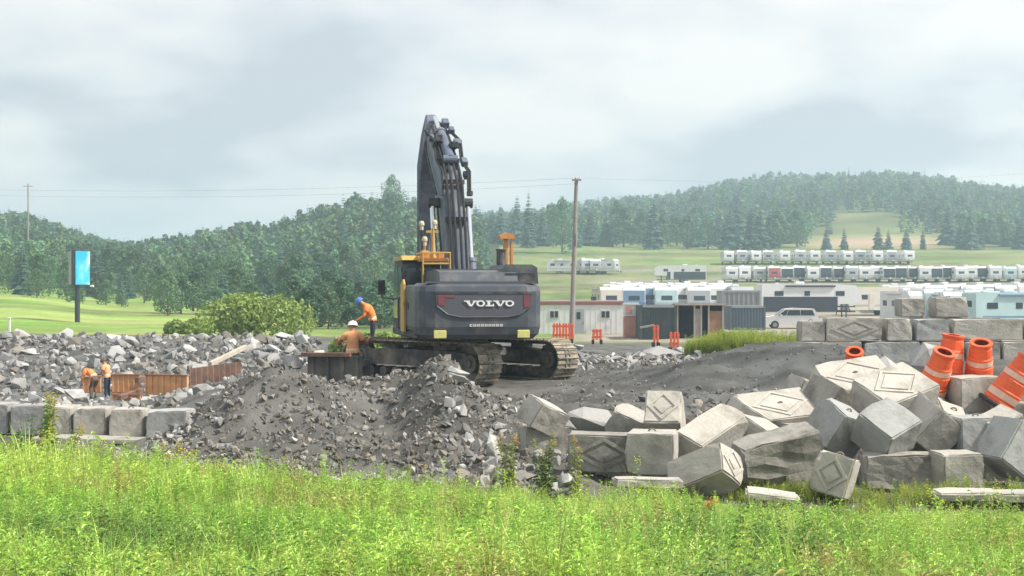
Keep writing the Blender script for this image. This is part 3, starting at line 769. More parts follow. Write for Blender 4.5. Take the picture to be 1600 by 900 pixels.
# guard rails, beacon and lamps above the cab and deck
b = MB()
b.tube([(-1.05, -.9, 2.5), (-1.05, -.9, 3.3), (-.35, -.9, 3.3), (-.35, -.9, 2.8)], .03, 6); b.tube([(-1.05, -.9, 3.02), (-.35, -.9, 3.02)], .025, 6)
b.tube([(-1.05, -.9, 3.3), (-1.05, .3, 3.3), (-.4, .3, 3.3), (-.35, -.9, 3.3)], .025, 6)
b.tube([(-.7, -.3, 2.8), (-.7, -.3, 3.95)], .045, 8); b.tube([(-.9, -.1, 3.2), (-.9, -.1, 3.75)], .03, 8)
b.box((-.72, -.3, 3.86), (.32, .06, .06)); b.build('guard_rail', MAT['ex_yellow'], ex)
b = MB(); b.box((-.75, -.6, 3.12), (.75, .5, .1), ch=.02); b.box((-.95, -.5, 3.25), (.2, .3, .22), ch=.02); b.box((-.55, -.55, 3.22), (.16, .3, .16), ch=.02); b.build('rail_foot', MAT['ex_orange'], ex)
for xx, zz in ((-.66, 4.05), (-1.0, 4.02), (-.92, 3.62)):
    b = MB(); b.cyl((xx, -.3, zz-.12), (xx, -.3, zz+.02), .05, n=8); b.lathe([(.0, .12), (.05, .11), (.075, .06), (.075, 0), (0, 0)], (xx, -.3, zz), 10); b.build('work_lamp', MAT['lamp_cream'], ex)
b = MB(); b.tube([(-.98, -.28, 2.9), (-.98, -.28, 3.95)], .025, 6); b.build('lamp_post', MAT['ex_dark'], ex)
# right-hand stack: dark exhaust and orange post
b = MB(); b.cyl((.98, -.9, 2.9), (.98, -.9, 3.36), .12, n=14); b.cyl((.98, -.9, 3.36), (.98, -.9, 3.4), .14, n=14); b.build('exhaust_pipe', MAT['ex_dark'], ex)
b = MB(); b.box((1.18, -.5, 3.25), (.12, .12, .95), ch=.015); b.box((1.33, -.5, 3.2), (.07, .12, .8), ch=.01); b.prism([(-.2, 3.68), (.22, 3.68), (.16, 3.8), (-.02, 3.84), (-.2, 3.76)], .3, 'y', (1.2, -.5, 0)); b.build('air_intake', MAT['ex_orange'], ex)

# boom, stick and cylinders, outlines in the forward/up plane
BX = .12
def slab(name, prof, w, x, m, parent=ex):
    b = MB(); b.prism(prof, w, 'x', (x, 0, 0)); o = b.build(name, m, parent)
    bm = bmesh.new(); bm.from_mesh(o.data); bmesh.ops.bevel(bm, geom=bm.edges[:], offset=.03, segments=1, affect='EDGES'); bm.to_mesh(o.data); bm.free(); return o
bo = slab('boom', [(.35, 1.75), (.95, 1.7), (1.5, 2.9), (2.35, 4.3), (2.9, 5.05), (4.0, 5.95), (4.95, 6.55), (4.9, 6.9), (4.55, 6.95), (3.2, 6.3), (2.1, 5.65), (1.5, 5.05), (1.0, 4.0), (.5, 2.6)], .58, BX, MAT['boom'])
for xx in (-.36, .36):
    for (ya, za, yb_, zb) in ((.75, 2.3, 2.0, 4.6), (2.2, 5.0, 4.5, 6.55)):
        b = MB(); b.cyl((BX+xx, ya, za), (BX+xx, yb_, zb), .03, n=6); b.build('hydraulic_pipe', MAT['ex_dark'], bo)
for (yy, zz) in ((1.0, 4.25), (1.55, 5.3), (2.4, 5.95), (3.3, 6.45)):
    b = MB(); b.box((BX, yy, zz), (.62, .14, .12)); b.build('hose_clamp', MAT['ex_dark'], bo)
for k, xx in enumerate((-.2, -.07, .07, .2)):
    b = MB(); b.tube([(BX+xx, .3, 2.5), (BX+xx, .72, 4.0), (BX+xx*1.05, 1.28, 5.25), (BX+xx, 2.1, 5.95), (BX+xx, 3.1, 6.5), (BX+xx*.8, 4.4, 7.15+.05*k)], .035, 6); b.build('hose', MAT['rubber'], bo)
for (x_, y_, z_, q_) in ((.3, 3.7, 6.95, .16), (.36, 3.0, 6.5, .2), (-.3, 3.6, 6.7, .16), (.42, 2.2, 5.9, .18), (.4, 1.75, 5.5, .16), (.2, 4.2, 7.2, .2)):
    b = MB(); b.box((BX+x_, y_, z_), (q_, q_*1.6, q_), (R(30), 0, 0), .02); b.build('valve_bracket', MAT['boom'], bo)
for k, xx in enumerate((.36, .42, -.34)):
    b = MB(); b.tube([(BX+xx, 1.2, 4.9), (BX+xx+.06, 1.6, 5.6), (BX+xx, 2.4, 5.95), (BX+xx+.05, 3.1, 6.6), (BX+xx-.1, 3.9, 6.95), (BX+xx*.6, 4.6, 7.0-.1*k)], .03, 6); b.build('hose', MAT['rubber'], bo)
b = MB(); b.box((BX+.44, 1.4, 4.98), (.16, .14, .14), ch=.02); b.build('boom_lamp', MAT['ex_dark'], bo)
b = MB(); b.box((BX-.2, 2.9, 6.62), (.22, .3, .22), ch=.03); b.box((BX+.18, 2.6, 6.4), (.22, .5, .2), ch=.03); b.build('valve_block', MAT['ex_dark'], bo)
for s in (-1, 1):
    a0 = Vector((BX+s*.5, .98, 1.5)); a1 = Vector((BX+s*.5, 2.05, 4.75)); d = (a1-a0)
    b = MB(); b.cyl(a0, a0+d*.5, .13, n=14); b.cyl(a0+d*.49, a0+d*.52, .15, n=14); cyl = b.build('boom_cylinder', MAT['boom'], ex)
    b = MB(); b.cyl(a0+d*.5, a1, .07, n=12); b.build('piston_rod', MAT['chrome'], cyl)
    b = MB(); b.cyl(a1-Vector((s*.2, 0, 0)), a1+Vector((s*.12, 0, 0)), .14, n=12); b.build('pin_boss', MAT['ex_dark'], cyl)
# stick cylinder on the boom's back
a0 = Vector((BX, 2.0, 5.95)); a1 = Vector((BX-.02, 4.75, 7.42)); d = a1-a0
b = MB(); b.cyl(a0, a0+d*.62, .14, n=14); b.cyl(a0+d*.6, a0+d*.64, .165, n=14); b.cyl(a0-Vector((.2, 0, 0)), a0+Vector((.2, 0, 0)), .12, n=12); sc_ = b.build('stick_cylinder', MAT['boom'], ex)
b = MB(); b.cyl(a0+d*.62, a1, .075, n=12); b.build('piston_rod', MAT['chrome'], sc_)
st = slab('stick', [(4.78, 7.35), (5.02, 7.55), (5.2, 7.55), (5.6, 7.0), (5.95, 6.1), (6.35, 4.2), (6.5, 2.6), (6.25, 2.5), (5.95, 3.9), (5.35, 5.6), (4.8, 6.35), (4.6, 6.7)], .56, BX-.12, MAT['boom'])
for v in st.data.vertices:
    if v.co.z < 5.2: v.co.x = BX-.16+(v.co.x-BX+.12)*.6
    if v.co.z > 6.6: v.co.x = BX-.1+(v.co.x-BX+.12)*max(.42, 1-.5*(v.co.z-6.6))
for xx in (-.25, .25):
    b = MB(); b.prism([(4.5, 6.45), (4.95, 6.3), (5.25, 6.75), (4.95, 7.1), (4.5, 7.0)], .05, 'x', (BX+xx, 0, 0)); b.build('pivot_plate', MAT['boom'], st)
b = MB(); b.cyl((BX, 5.5, 7.25), (BX, 6.42, 4.6), .12, n=12); bc = b.build('bucket_cylinder', MAT['boom'], st)
b = MB(); b.cyl((BX, 6.42, 4.6), (BX, 6.75, 3.3), .065, n=10); b.build('piston_rod', MAT['chrome'], bc)
b = MB()
for xx in (-.24, .24): b.prism([(6.25, 2.75), (6.4, 2.75), (6.85, 3.3), (6.7, 3.38)], .06, 'x', (BX+xx, 0, 0)); b.prism([(6.7, 3.38), (6.85, 3.3), (6.95, 2.5), (6.82, 2.45)], .06, 'x', (BX+xx*.7, 0, 0))
b.build('bucket_link', MAT['ex_dark'], st)
# bucket, curled under the stick
b = MB(); prof = [(6.3, 2.65), (6.95, 2.55), (7.35, 1.9), (7.3, 1.1), (6.9, .55), (6.2, .3), (5.6, .35)]
inner = [(5.62, .43), (6.17, .38), (6.84, .61), (7.21, 1.12), (7.26, 1.88), (6.9, 2.46), (6.32, 2.56)]
for xx in (-.72, .72): b.prism(prof+[(5.9, 1.3)], .04, 'x', (BX+xx, 0, 0))
n = len(prof); vs = []
for s in (-.7, .7):
    for p in prof: vs.append((BX+s, p[0], p[1]))
    for p in inner[::-1]: vs.append((BX+s, p[0], p[1]))
m = 2*n; b.add(vs, [(k, k+1, k+1+m, k+m) for k in range(n-1)]+[(n+k, n+k+1, n+k+1+m, n+k+m) for k in range(n-1)])
bk = b.build('bucket', MAT['ex_dark'], ex)
for k in range(5):
    b = MB(); b.box((BX-.6+.3*k, 5.52, .37), (.1, .32, .07), (R(6), 0, 0)); b.build('bucket_tooth', MAT['tframe'], bk)
# ------------------------------------------------------------------ concrete blocks
MAT['conc'] = mat('concrete', (.45, .43, .385), .88, .16, 1.6, .5, 14, rnd=.12, dirt=(.24, .225, .195), dscale=1.7, dthr=.55, spec=.25)
MAT['conc_pale'] = mat('concrete_pale', (.475, .45, .4), .88, .14, 1.6, .5, 14, rnd=.08, dirt=(.3, .275, .235), dscale=1.9, dthr=.57, spec=.25)
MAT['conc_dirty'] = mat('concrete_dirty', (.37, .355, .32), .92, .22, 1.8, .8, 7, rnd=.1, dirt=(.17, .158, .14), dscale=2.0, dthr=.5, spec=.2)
MAT['conc_blue'] = mat('concrete_bluish', (.38, .385, .375), .88, .16, 1.5, .5, 12, rnd=.1, dirt=(.23, .225, .21), dscale=1.8, dthr=.55, spec=.25)
MAT['loop'] = mat('loop_rust', (.2, .17, .15), .8, .2, 6)
def block_mesh(d, seed, rough=.008, ch=.024):
    bm = bmesh.new(); bmesh.ops.create_cube(bm, size=1.0)
    for v in bm.verts: v.co = Vector((v.co.x*d[0], v.co.y*d[1], v.co.z*d[2]))
    bmesh.ops.bevel(bm, geom=bm.edges[:], offset=ch, segments=2, affect='EDGES')
    bmesh.ops.subdivide_edges(bm, edges=[e for e in bm.edges if e.calc_length() > .3], cuts=3, use_grid_fill=True)
    rng = random.Random(seed)
    for v in bm.verts: v.co += Vector((rng.gauss(0, rough), rng.gauss(0, rough), rng.gauss(0, rough)))*(.5)
    for k in range(3):                                   # knocked-off corners
        c = Vector((rng.choice((-1, 1))*d[0]/2, rng.choice((-1, 1))*d[1]/2, rng.choice((-1, 1))*d[2]/2)); r = rng.uniform(.12, .3)
        for v in bm.verts:
            q = (v.co-c).length
            if q < r: v.co = v.co.lerp(Vector((0, 0, 0)), .1*(1-q/r)*rng.uniform(.4, 1.4))
    me = bpy.data.meshes.new('concrete_block'); bm.to_mesh(me); bm.free(); return me
def diamond_mesh(w, h, t=.045, dep=.025):
    b = MB()
    P4 = [(-w/2, 0), (0, h/2), (w/2, 0), (0, -h/2)]
    k1 = 1-t*2.6/h; k2 = 1-t*2.6/h*2
    for (a, c) in ((0, 1), (1, 2), (2, 3), (3, 0)):
        pa, pc = P4[a], P4[c]
        b.prism([pa, pc, (pc[0]*k1, pc[1]*k1), (pa[0]*k1, pa[1]*k1)], dep, 'z')
    b.prism([(p[0]*k2, p[1]*k2) for p in P4], dep, 'z')
    return b
NB = [0]
BLOCKS = {}
def cblock(p, d, rot, label, m='conc', face=None, group=None, name='concrete_block', rough=.008, fm=None, fw=.86):
    """p centre, d = length(x) depth(y) height(z); face = sides that carry the raised diamond"""
    NB[0] += 1
    me = block_mesh(d, NB[0], rough); me.materials.append(MAT[m])
    o = link(name, me, loc=p, rot=rot); tag(o, label, 'concrete block' if name == 'concrete_block' else 'slab', group, 'thing')
    if name == 'concrete_block' and NB[0] % 3 == 0 and d[2] > .4:
        q = MB(); q.tube([(.06*math.cos(a), 0, d[2]/2-.02+.06*math.sin(a)) for a in np.linspace(0, math.pi, 7)], .014, 5); q.build('lifting_loop', MAT['loop'], o)
    for f in (face or ()):
        if f in 'fb': L_, h_, off, r = d[0]*fw, d[2]*.86, (0, (-1 if f == 'f' else 1)*(d[1]/2+.006), 0), (R(90), 0, 0)
        elif f == 't': L_, h_, off, r = d[0]*fw, d[1]*.86, (0, 0, d[2]/2+.006), (0, 0, 0)
        else: L_, h_, off, r = d[1]*fw, d[2]*.86, ((-1 if f == 'l' else 1)*(d[0]/2+.006), 0, 0), (R(90), 0, R(90))
        diamond_mesh(L_, h_).build('diamond_relief', MAT[fm or m], o, loc=off, rot=r)
    return o
def B(px, py, Y, d, rot, label, **k):
    d = tuple(q*(.9 if max(d) > 1.2 else .94) for q in d)
    return cblock(P(px, py, Y), d, tuple(R(a) for a in rot), label, group=k.pop('group', 'tumbled blocks in the pile'), **k)
LB = (1.5, .72, .68)   # a full block
HB = (.74, .72, .68)   # a half block
# front row, left to right
B(848, 650, 24.3, (.7, .6, .5), (18, 24, 35), 'tilted grey block end at the left end of the pile', m='conc')
B(945, 706, 22.6, (1.25, .7, .66), (0, 1, -7), 'dark dirty block with a crossed diamond face behind the weeds', m='conc_dirty', face='f', fm='conc_dirty')
B(1019, 706, 22.0, (.78, .75, .68), (0, 0, -13), 'square grey block end beside the crossed diamond block', m='conc', face='l')
B(1040, 664, 23.3, (.62, 1.2, .66), (-38, 0, -12), 'pale block tipped up with a chevron on its face behind the square block', m='conc_pale', face='ft')
B(1112, 680, 22.8, (.62, 1.3, .56), (24, 22, -42), 'long pale topped block leaning with dark left end', m='conc_pale', face=None)
B(1102, 741, 20.9, (.6, 1.05, .58), (-28, 30, 40), 'beige block half sunk in grass with sloping diamond face', m='conc_pale', face='tf')
B(1010, 754, 20.5, (1.1, .4, .14), (0, 2, 2), 'thin flat concrete slab edge lying in the grass before the square block', m='conc', name='concrete_slab')
B(1207, 774, 20.0, (.8, .5, .1), (4, 6, -8), 'pale flat slab lying in the grass right of the beige block', m='conc_pale', name='concrete_slab')
B(1213, 651, 25.0, (1.5, .95, .62), (30, -4, 22), 'block with a sunlit diamond top behind the rough stained block', m='conc_pale', face='t')
B(1214, 707, 21.6, (1.4, .7, .62), (10, -13, 8), 'large rough stained block lying at a slant', m='conc_dirty', rough=.022)
B(1186, 690, 23.3, (.9, .7, .66), (25, 10, 50), 'grey block wedged behind the rough stained block', m='conc')
B(1332, 603, 26.3, (1.5, 1.0, .66), (33, -7, 14), 'sunlit diamond topped block at the crest under the lone orange drum', m='conc_pale', face='t')
B(1297, 632, 25.2, (.8, .8, .75), (20, 25, 38), 'dark grey block below the crest of the pile', m='conc_dirty')
B(1396, 622, 24.4, (1.35, 1.0, .72), (26, -14, 30), 'big block with a raised diamond on its sunlit top beside the orange drums', m='conc', face='t', fm='conc_pale')
B(1309, 668, 23.2, (.76, .74, .7), (28, 18, 36), 'grey cube-like block tipped on edge in the middle of the pile', m='conc_blue')
B(1384, 672, 22.6, (.8, .78, .66), (34, -20, 32), 'tipped block with pale smooth top, right of the middle cube', m='conc_blue')
B(1447, 661, 23.9, (.72, 1.1, .74), (24, 34, 28), 'grey block leaning right of the pale topped block', m='conc')
B(1304, 742, 20.7, (.58, .55, .64), (-10, 14, -26), 'standing pale block with a diamond on its front in the grass', m='conc_pale', face='f')
B(1402, 735, 22.3, (1.25, .72, .6), (0, 0, -3), 'mossy dirty block lying flat at the foot of the pile', m='conc_dirty', rough=.03)
B(1493, 735, 21.8, (.66, .7, .6), (0, 0, 4), 'light square block end at the foot of the pile right of the mossy block', m='conc')
B(1524, 682, 23.8, (.86, .74, .72), (0, 0, 7), 'square grey block in the second course under the drums', m='conc_blue')
B(1519, 615, 25.3, (.86, .8, .66), (0, -2, 9), 'top grey block that carries an orange drum', m='conc', face='r')
B(1583, 702, 22.2, (.8, .75, .78), (0, 35, 20), 'tilted grey block cut by the right edge of the picture', m='conc_blue')
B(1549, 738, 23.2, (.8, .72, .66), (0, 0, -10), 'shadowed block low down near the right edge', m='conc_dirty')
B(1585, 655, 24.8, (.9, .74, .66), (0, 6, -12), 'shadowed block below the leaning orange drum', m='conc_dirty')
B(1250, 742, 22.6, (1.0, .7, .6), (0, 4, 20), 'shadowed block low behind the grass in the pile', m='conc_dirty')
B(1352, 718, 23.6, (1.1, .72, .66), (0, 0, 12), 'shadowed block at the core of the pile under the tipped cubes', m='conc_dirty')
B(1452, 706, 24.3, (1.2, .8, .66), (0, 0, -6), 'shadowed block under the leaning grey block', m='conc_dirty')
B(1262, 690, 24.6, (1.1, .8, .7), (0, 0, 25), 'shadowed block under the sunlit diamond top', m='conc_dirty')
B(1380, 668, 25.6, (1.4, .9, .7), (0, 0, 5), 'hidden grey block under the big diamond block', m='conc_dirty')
B(1510, 772, 20.3, (1.0, .45, .12), (3, 0, 3), 'flat pale slab edge in the grass before the light square block', m='conc_pale', name='concrete_slab')
B(1585, 775, 20.3, (.7, .45, .14), (3, 0, -5), 'flat slab edge in the grass at the right edge', m='conc', name='concrete_slab')
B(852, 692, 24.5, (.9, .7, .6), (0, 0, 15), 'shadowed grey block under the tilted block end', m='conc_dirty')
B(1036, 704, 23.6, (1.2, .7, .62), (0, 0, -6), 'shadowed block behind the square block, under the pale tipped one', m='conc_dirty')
B(1165, 655, 24.6, (.7, .6, .5), (15, 30, 20), 'small grey block tucked left of the sunlit diamond top', m='conc')
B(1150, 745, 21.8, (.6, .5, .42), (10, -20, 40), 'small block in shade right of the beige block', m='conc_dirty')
B(1262, 615, 26.2, (.8, .6, .5), (10, 20, 25), 'small pale block left of the crest', m='conc_pale')
B(1440, 632, 25.2, (.7, .7, .55), (25, 10, 50), 'small grey block below the front orange drum', m='conc')
B(1480, 655, 24.6, (.55, .5, .45), (30, 20, 10), 'small tipped block between the leaning block and second course', m='conc_pale')
B(985, 662, 24.0, (.7, .6, .45), (12, 24, -20), 'small grey block behind the crossed diamond block', m='conc')
B(1565, 668, 23.6, (.6, .6, .5), (15, -25, 15), 'small tilted block under the leaning drum', m='conc_pale')
# wall of stacked blocks behind
G2 = 'stacked wall of blocks behind the pile'
def WB(px0, px1, py0, py1, Y, dep, label, **k):
    s = F/Y; d = ((px1-px0)/s-.02, dep, (py1-py0)/s-.012)
    return cblock(P((px0+px1)/2, (py0+py1)/2, Y+dep/2), d, (0, 0, R(k.pop('rz', 0))), label, group=G2, **k)
YW = 39.0
WB(1247, 1286, 501, 533, YW, .7, 'short grey block at the left end of the stacked wall')
WB(1286, 1374, 496, 532, YW-.05, .7, 'long block with a diamond face in the upper course of the stacked wall', face='f')
WB(1379, 1419, 497, 532, YW, .9, 'square block end right of the diamond block in the stacked wall')
WB(1424, 1477, 498, 532, YW, .9, 'wider block end in the upper course above the orange drums', m='conc_blue')
WB(1482, 1592, 498, 531, YW+.1, .7, 'long plain pinkish block at the right of the upper course', m='conc_pale')
WB(1594, 1680, 498, 531, YW+.1, .7, 'last block of the upper course, cut by the right edge')
for k, (a, c) in enumerate(((1240, 1342), (1344, 1432), (1434, 1500), (1502, 1556), (1558, 1660))):
    WB(a, c, 533, 572, YW-.12, .85, 'block in the lower course of the stacked wall, %s from its left end' % ('first', 'second', 'third', 'fourth', 'fifth')[k], m=('conc', 'conc_blue', 'conc', 'conc_dirty', 'conc')[k])
WB(1402, 1441, 466, 495, 41.5, .75, 'single grey block set on top of the stacked wall')
WB(1455, 1508, 464, 496, 41.5, .75, 'larger beige block set on top of the stacked wall', m='conc_pale')
WB(1380, 1560, 496, 550, 41.6, .7, 'rear block behind the stacked wall that carries the two top blocks', m='conc_dirty')
# row of blocks at the left
G2 = 'row of blocks on the strip footing'
YL = 30.0
for k, (a, c, m, lb) in enumerate(((-14, 24, 'conc_blue', 'pale bluish block at the left edge behind the weeds'), (26, 82, 'conc_blue', 'bluish block mostly hidden by the tall weeds'),
        (86, 121, 'conc', 'first short block of the row right of the tall weeds'), (123, 175, 'conc', 'second block of the row, below the bending worker'),
        (178, 232, 'conc_pale', 'third block of the row, palest, with a vertical joint'), (235, 300, 'conc_blue', 'last block of the row, chipped at its lower corner'))):
    WB(a, c, 629+k*2, 676+k*2.2, YL-.12*k, .8, lb, m=m, rz=-2)
o = cblock(P(190, 686, 29.4), (3.4, 1.1, .1), (0, R(1), R(-2)), 'long strip footing slab under the row of blocks', 'conc', name='concrete_slab')
# ------------------------------------------------------------------ rocks and rubble
MAT['rock'] = mat('rock', (1, 1, 1), .9, .25, 1.4, .6, 6, attr=True, spec=.2)
MAT['rock_pale'] = mat('rock_pale', (.42, .415, .40), .9, .22, 1.6, .6, 6, rnd=.2, dirt=(.24, .235, .225), dscale=1.5, dthr=.55, spec=.2)
MAT['rock_grey'] = mat('rock_grey', (.26, .258, .252), .9, .25, 1.6, .6, 6, rnd=.3, dirt=(.15, .15, .15), dscale=1.5, dthr=.54, spec=.2)
MAT['rock_tan'] = mat('rock_tan', (.23, .205, .175), .9, .25, 1.6, .6, 6, rnd=.25, dirt=(.18, .165, .15), dscale=1.5, dthr=.54, spec=.2)
def rock_geo(seed, n=11, flat=.75):
    rng = np.random.default_rng(seed); p = rng.normal(size=(n, 3)); p /= np.linalg.norm(p, axis=1)[:, None]
    p *= rng.uniform(.75, 1.1, (n, 1)); p *= np.array([1.0, rng.uniform(.6, .95), flat*rng.uniform(.6, 1.0)])*.5
    bm = bmesh.new()
    for q in p: bm.verts.new(q)
    bmesh.ops.convex_hull(bm, input=bm.verts[:]); bm.verts.ensure_lookup_table()
    loose = [v for v in bm.verts if not v.link_faces]
    bmesh.ops.delete(bm, geom=loose, context='VERTS'); bm.verts.index_update()
    bmesh.ops.triangulate(bm, faces=bm.faces[:]); bm.verts.index_update()
    V = np.array([v.co for v in bm.verts]); T = np.array([[v.index for v in f.verts] for f in bm.faces]); bm.free()
    return V, T
ROCKG = [rock_geo(500+k, 10+k % 5, [.75, .6, .9][k % 3]) for k in range(16)]
ROCKS = [rock_geo(600+k, 7, .75) for k in range(12)]
ROCKM = {}
MAT['rock_white'] = mat('rock_white', (.62, .62, .6), .85, .1, 1.6, .3, 5)
for mn in ('rock_white', 'rock_pale', 'rock_grey', 'rock_tan'):
    ROCKM[mn] = [fastmesh('rock', V, T, MAT[mn]) for V, T in ROCKG]
def rock(x, y, s, label, group=None, m='rock_grey', sink=.18, rot=None, sc=(1, 1, 1), k=None, z=None, name='rock'):
    k = random.randrange(16) if k is None else k
    o = link(name, ROCKM[m][k]); o.location = (x, y, (hz(x, y) if z is None else z)+s*(.3-sink)*sc[2])
    o.rotation_euler = rot or (random.uniform(-.5, .5), random.uniform(-.5, .5), random.uniform(0, 6.28)); o.scale = (s*sc[0], s*sc[1], s*sc[2])
    tag(o, label, 'rock', group); return o
def rocks(n, pxr, yr, sr, label, group, seed, ms=('rock_grey', 'rock_pale', 'rock_tan'), pw=2.0):
    rng = random.Random(seed)
    for k in range(n):
        Y = rng.uniform(*yr); px = pxr[0]+(pxr[1]-pxr[0])*(k+rng.random())/n
        m = rng.choice(ms); rock(X(px, Y), Y, sr[0]+(sr[1]-sr[0])*rng.random()**pw, {'rock_pale': 'pale ', 'rock_grey': 'grey ', 'rock_tan': 'brownish '}[m]+label, group, m)
rocks(95, (-15, 492), (72, 84), (.4, 1.45), 'jagged rock in the long bank below the green field', 'rocks of the long bank', 1, ('rock_grey', 'rock_grey', 'rock_grey', 'rock_tan', 'rock_pale'))
rocks(40, (-15, 480), (64, 72), (.5, 1.3), 'broken rock at the foot of the bank behind the orange panels', 'rocks behind the orange panels', 2)
rocks(22, (0, 340), (38, 56), (.3, .8), 'loose stone between the block row and the orange panels', 'stones behind the block row', 3, ('rock_pale', 'rock_pale', 'rock_grey'))
rocks(40, (300, 800), (21.0, 24.5), (.12, .42), 'stone lying on the front of the dirt heap', 'stones on the dirt heap', 4, ('rock_grey', 'rock_tan', 'rock_grey'))
rocks(30, (700, 885), (22, 29), (.25, .62), 'stone between the dirt heap and the block pile', 'stones beside the block pile', 5, ('rock_pale', 'rock_grey', 'rock_grey'))
rocks(24, (1000, 1185), (27, 32), (.2, .55), 'stone in the low heap behind the block pile', 'stones behind the block pile', 6, ('rock_grey', 'rock_grey', 'rock_tan'))
rocks(30, (890, 1085), (43, 58), (.35, 1.0), 'broken rock in the debris right of the tracks', 'debris right of the tracks', 7)
rocks(14, (192, 292), (24, 27.5), (.2, .5), 'stone in front of the last block of the row', 'pale stones before the block row', 8, ('rock_pale', 'rock_pale', 'rock_grey'))
def rubble(name, label, specs, seed):
    rng = np.random.default_rng(seed); Vs = []; Ts = []; Cs = []; o = 0
    pal = np.array([[.34, .335, .32], [.26, .255, .25], [.17, .168, .165], [.22, .2, .172], [.42, .41, .385], [.175, .16, .138]])
    for (n, pxr, yr, sr, w) in specs:
        Y = rng.uniform(*yr, n); x = X(rng.uniform(*pxr, n), Y); z = H(x, Y); s = sr[0]+(sr[1]-sr[0])*rng.random(n)**3
        ci = rng.choice(6, n, p=np.array(w)/sum(w))
        for i in range(n):
            V, T = ROCKG[rng.integers(16)] if s[i] > .16 else ROCKS[rng.integers(12)]; a, b_, c = rng.uniform(0, 6.28, 3)
            M = np.array(Euler((a, b_, c)).to_matrix()); Vs.append((V*s[i]) @ M.T+np.array([x[i], Y[i], z[i]+s[i]*.1])); Ts.append(T+o); o += len(V)
            Cs.append(np.tile(pal[ci[i]]*rng.uniform(.7, 1.25), (len(V), 1)))
    tag(link(name, fastmesh(name, np.concatenate(Vs), np.concatenate(Ts), MAT['rock'], np.concatenate(Cs))), label, 'rubble', None, 'stuff')
rubble('rubble', 'loose broken stone covering the long bank and the pit floor', [(2200, (-60, 500), (63, 85), (.15, .8), (1.5, 3, 3, 1.5, .6, 1.5)), (700, (-60, 400), (33, 63), (.1, .5), (3, 2, 1, 1, 2, 1))], 21)
rubble('rubble', 'clods and small stones over the dirt heap', [(15000, (230, 860), (20.4, 32.5), (.03, .2), (1.6, 3, 3, 4, .8, 5)), (10000, (230, 860), (21, 30), (.02, .07), (1, 2, 3, 4, .5, 5)), (700, (180, 300), (22, 27.5), (.05, .28), (4, 3, 2, 0, 3, 0)), (900, (690, 900), (21, 30), (.05, .36), (3, 3, 2, 1, 1, 1))], 22)
rubble('rubble', 'small stones strewn over the gravel behind the block pile', [(1500, (900, 1660), (22, 33), (.04, .26), (1, 3, 3, 1, .3, 1)), (900, (860, 1120), (40, 60), (.08, .5), (3, 3, 2, 2, 2, 2)), (3500, (860, 1400), (29, 42), (.02, .12), (1, 2, 3, 1, .3, 1)), (300, (480, 700), (29, 34), (.05, .3), (2, 2, 2, 2, 1, 2))], 23)
# rocks one can name
p = P(182, 525, 83); rock(p.x, p.y, 2.0, 'rounded white boulder on the crest of the bank right of the billboard', None, 'rock_white', k=2, z=p.z-.4, rot=(0, 0, .5))
p = P(936, 648, 24.6); rock(p.x, p.y, 1.15, 'big pale blue-grey wedge of rock behind the crossed diamond block', None, 'rock_pale', k=5, z=p.z-.25, rot=(.4, .3, .2), sc=(1, 1, .8))
p = P(880, 660, 24.8); rock(p.x, p.y, .9, 'angular grey rock between tilted block end and blue-grey wedge', None, 'rock_grey', k=8, z=p.z-.2)
p = P(768, 690, 22.8); rock(p.x, p.y, .55, 'pale boulder right of the dirt heap, above the grass', None, 'rock_pale', k=9, z=p.z-.15)
p = P(883, 747, 20.4); rock(p.x, p.y, .46, 'pale mossy boulder in the grass under the crossed diamond block', None, 'rock_pale', k=11, z=p.z-.1)
p = P(1392, 566, 29); rock(p.x, p.y, 1.0, 'pale shattered rock behind the big diamond block', None, 'rock_pale', k=12, z=p.z-.25, rot=(.5, -.3, 1), sc=(.8, 1, .9))
p = P(1445, 552, 30); rock(p.x, p.y, 1.05, 'pale leaning slab of rock left of the rear orange drum', None, 'rock_pale', k=14, z=p.z-.25, rot=(.2, -.6, .3), sc=(1, .8, 1))
p = P(312, 572, 61); rock(p.x, p.y, 1.5, 'pale boulder above the rusty brown sheet', None, 'rock_pale', k=3, z=p.z-.4)
p = P(350, 578, 60); rock(p.x, p.y, 1.1, 'cream boulder at the right end of the rusty brown sheet', None, 'rock_pale', k=6, z=p.z-.35)
p = P(1045, 547, 52); rock(p.x, p.y, 1.9, 'broad grey slab of rock below the orange barricade', None, 'rock_grey', k=1, z=p.z-.3, rot=(.3, .1, .3), sc=(1, .8, .5))
p = P(985, 557, 50); rock(p.x, p.y, .8, 'white stone slab lying aslant in the debris', None, 'rock_pale', k=4, z=p.z-.1, rot=(.2, -.6, .1), sc=(1.2, .6, .35))
p = P(1025, 566, 48); rock(p.x, p.y, .7, 'small white stone at the edge of the gravel mound', None, 'rock_pale', k=7, z=p.z-.1, rot=(.2, .5, .1), sc=(1.1, .6, .4))
p = P(905, 537, 55); rock(p.x, p.y, .7, 'small white rock behind the right-hand track', None, 'rock_pale', k=10, z=p.z-.15)
p = P(455, 560, 44); rock(p.x, p.y, .9, 'pale rock behind the crest of the dirt heap', None, 'rock_pale', k=13, z=p.z-.25)
p = P(60, 618, 48); rock(p.x, p.y, 1.1, 'pale blue-grey rock behind the tall weeds', None, 'rock_pale', k=15, z=p.z-.3)
p = P(118, 606, 52); rock(p.x, p.y, 1.2, 'pale rock left of the bending worker', None, 'rock_pale', k=0, z=p.z-.35)

